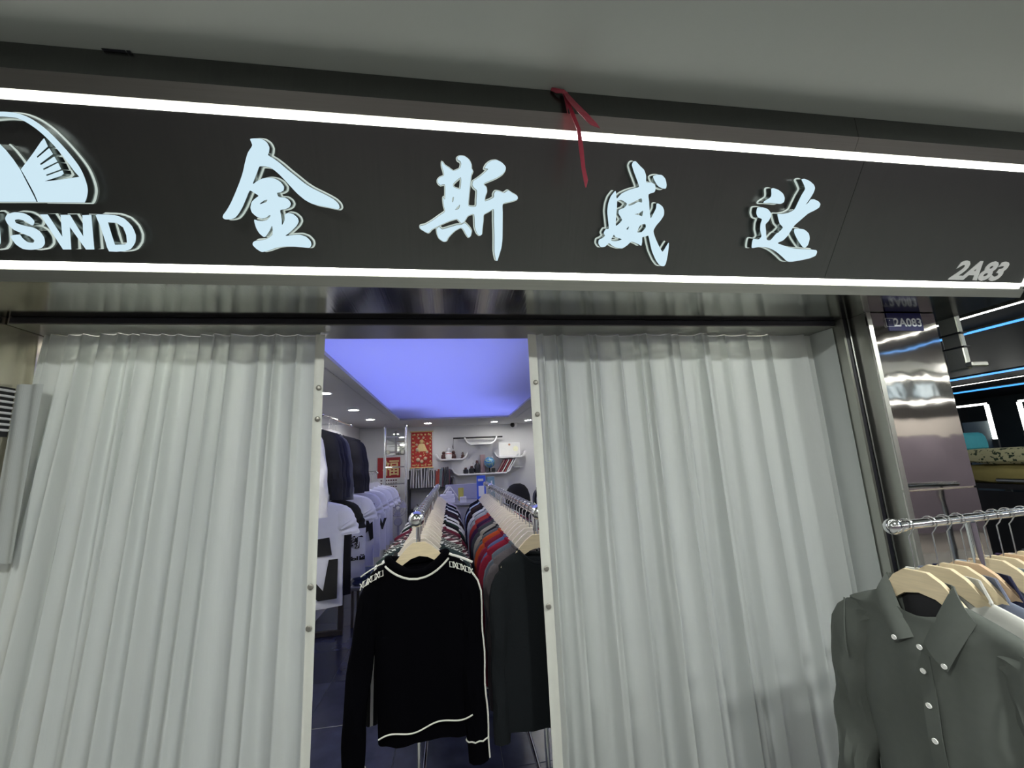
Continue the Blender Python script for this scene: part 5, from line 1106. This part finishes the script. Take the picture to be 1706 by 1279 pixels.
# stock piled on a shelf across the aisle
xs = 3.3
pk = empty('stock_shelf', (xs+0.2, U(1660,850,X=xs).y, 0), 'dark stock shelf across the aisle behind the shirt rack', 'shelf')
za, zb2 = U(1665,806,X=xs).z, U(1665,850,X=xs).z; yA, yB = U(1706,800,X=xs).y-0.9, U(1610,800,X=xs).y+0.5
obj('board', MB().box(xs, xs+0.5, yA, yB, za-0.03, za), 'shelf_black', pk)
obj('rail', MB().tube([(xs-0.02, U(1666,799,X=xs).y, U(1666,799,X=xs).z), (xs-0.02, yA, U(1666,799,X=xs).z+0.0)], 0.012, 10), 'chrome', pk, True)
for yy in (yA, yB-0.03): obj('side', MB().box(xs, xs+0.5, yy, yy+0.03, 0, za-0.03), 'shelf_black', pk)
obj('lower_board', MB().box(xs, xs+0.5, yA+0.03, yB-0.03, 0.6, 0.63), 'shelf_black', pk)
bag = mat('yellow_printed_cotton', (0.42,0.40,0.24), 0.7, 0, 0); nt = bag.node_tree; vz = nt.nodes.new('ShaderNodeTexNoise'); vz.inputs['Scale'].default_value = 48; vz.inputs['Detail'].default_value = 3
rp = nt.nodes.new('ShaderNodeValToRGB'); rp.color_ramp.elements[0].color = (0.03,0.05,0.03,1); rp.color_ramp.elements[0].position = 0.41; rp.color_ramp.elements[1].color = (0.50,0.48,0.30,1); rp.color_ramp.elements[1].position = 0.45
tcn = nt.nodes.new('ShaderNodeTexCoord'); nt.links.new(tcn.outputs['Object'], vz.inputs[0]); nt.links.new(vz.outputs['Fac'], rp.inputs[0]); nt.links.new(rp.outputs[0], nt.nodes['Principled BSDF'].inputs['Base Color'])
def pillow(x0, x1, y0, y1, z0, z1, m, name, label, cat, group=None, sag=0.0):
    rings = []
    for t, k in ((0,0.9),(0.15,0.99),(0.45,1.0),(0.75,0.97),(0.92,0.9),(1.0,0.78)):
        cx, cy = (x0+x1)/2, (y0+y1)/2
        rings.append([(cx+(px)*k, cy+(py)*k, z0+(z1-z0)*t - (sag*abs(py)/(y1-y0) if t > 0.4 else 0) + 0.006*math.sin(py*30+t*5)) for px, py, _ in ring_pts((x1-x0)/2, (y1-y0)/2, 0, 28, 5)])
    return thing(name, MB().loft(rings), m, label, cat, group, True)
z_a, z_b, z_c = U(1660,803,X=xs).z, U(1660,775,X=xs).z, U(1660,742,X=xs).z
pillow(xs, xs+0.45, yA+0.1, yB-0.35, za+0.001, z_b, mat('mustard_cotton', (0.30,0.25,0.09), 0.75, 0, 0.15, 20), 'folded_quilt', 'folded mustard-coloured quilt under the printed one across the aisle', 'quilt')
pillow(xs, xs+0.45, yA+0.05, yB-0.3, z_b+0.012, z_c, bag, 'folded_quilt', 'pale yellow quilt with dark leaf print on top of the stock shelf', 'quilt', None, 0.05)
blk = mat('black_satin', (0.012,0.012,0.016), 0.35, 0, 0.2)
thing('draped_garment', MB().sheet(lambda u, v: (xs-0.03+0.03*math.sin(u*26+v*3)*(1-v*0.6), yA+(yB-yA)*0.92*u, za-0.04-0.55*(1-v)), 60, 8, 0.004), blk, 'black satin cloth hanging in folds below the stock shelf', 'cloth', None, True)
tc = U(1607, 735, X=xs+0.12)
pillow(xs+0.06, xs+0.30, tc.y-0.03, tc.y+0.22, z_c-0.028, z_c+0.085, mat('teal_cotton', (0.03,0.25,0.32), 0.7, 0, 0.1), 'folded_cloth', 'folded teal cloth on the printed quilt, peeking out beside the steel pillar', 'cloth')
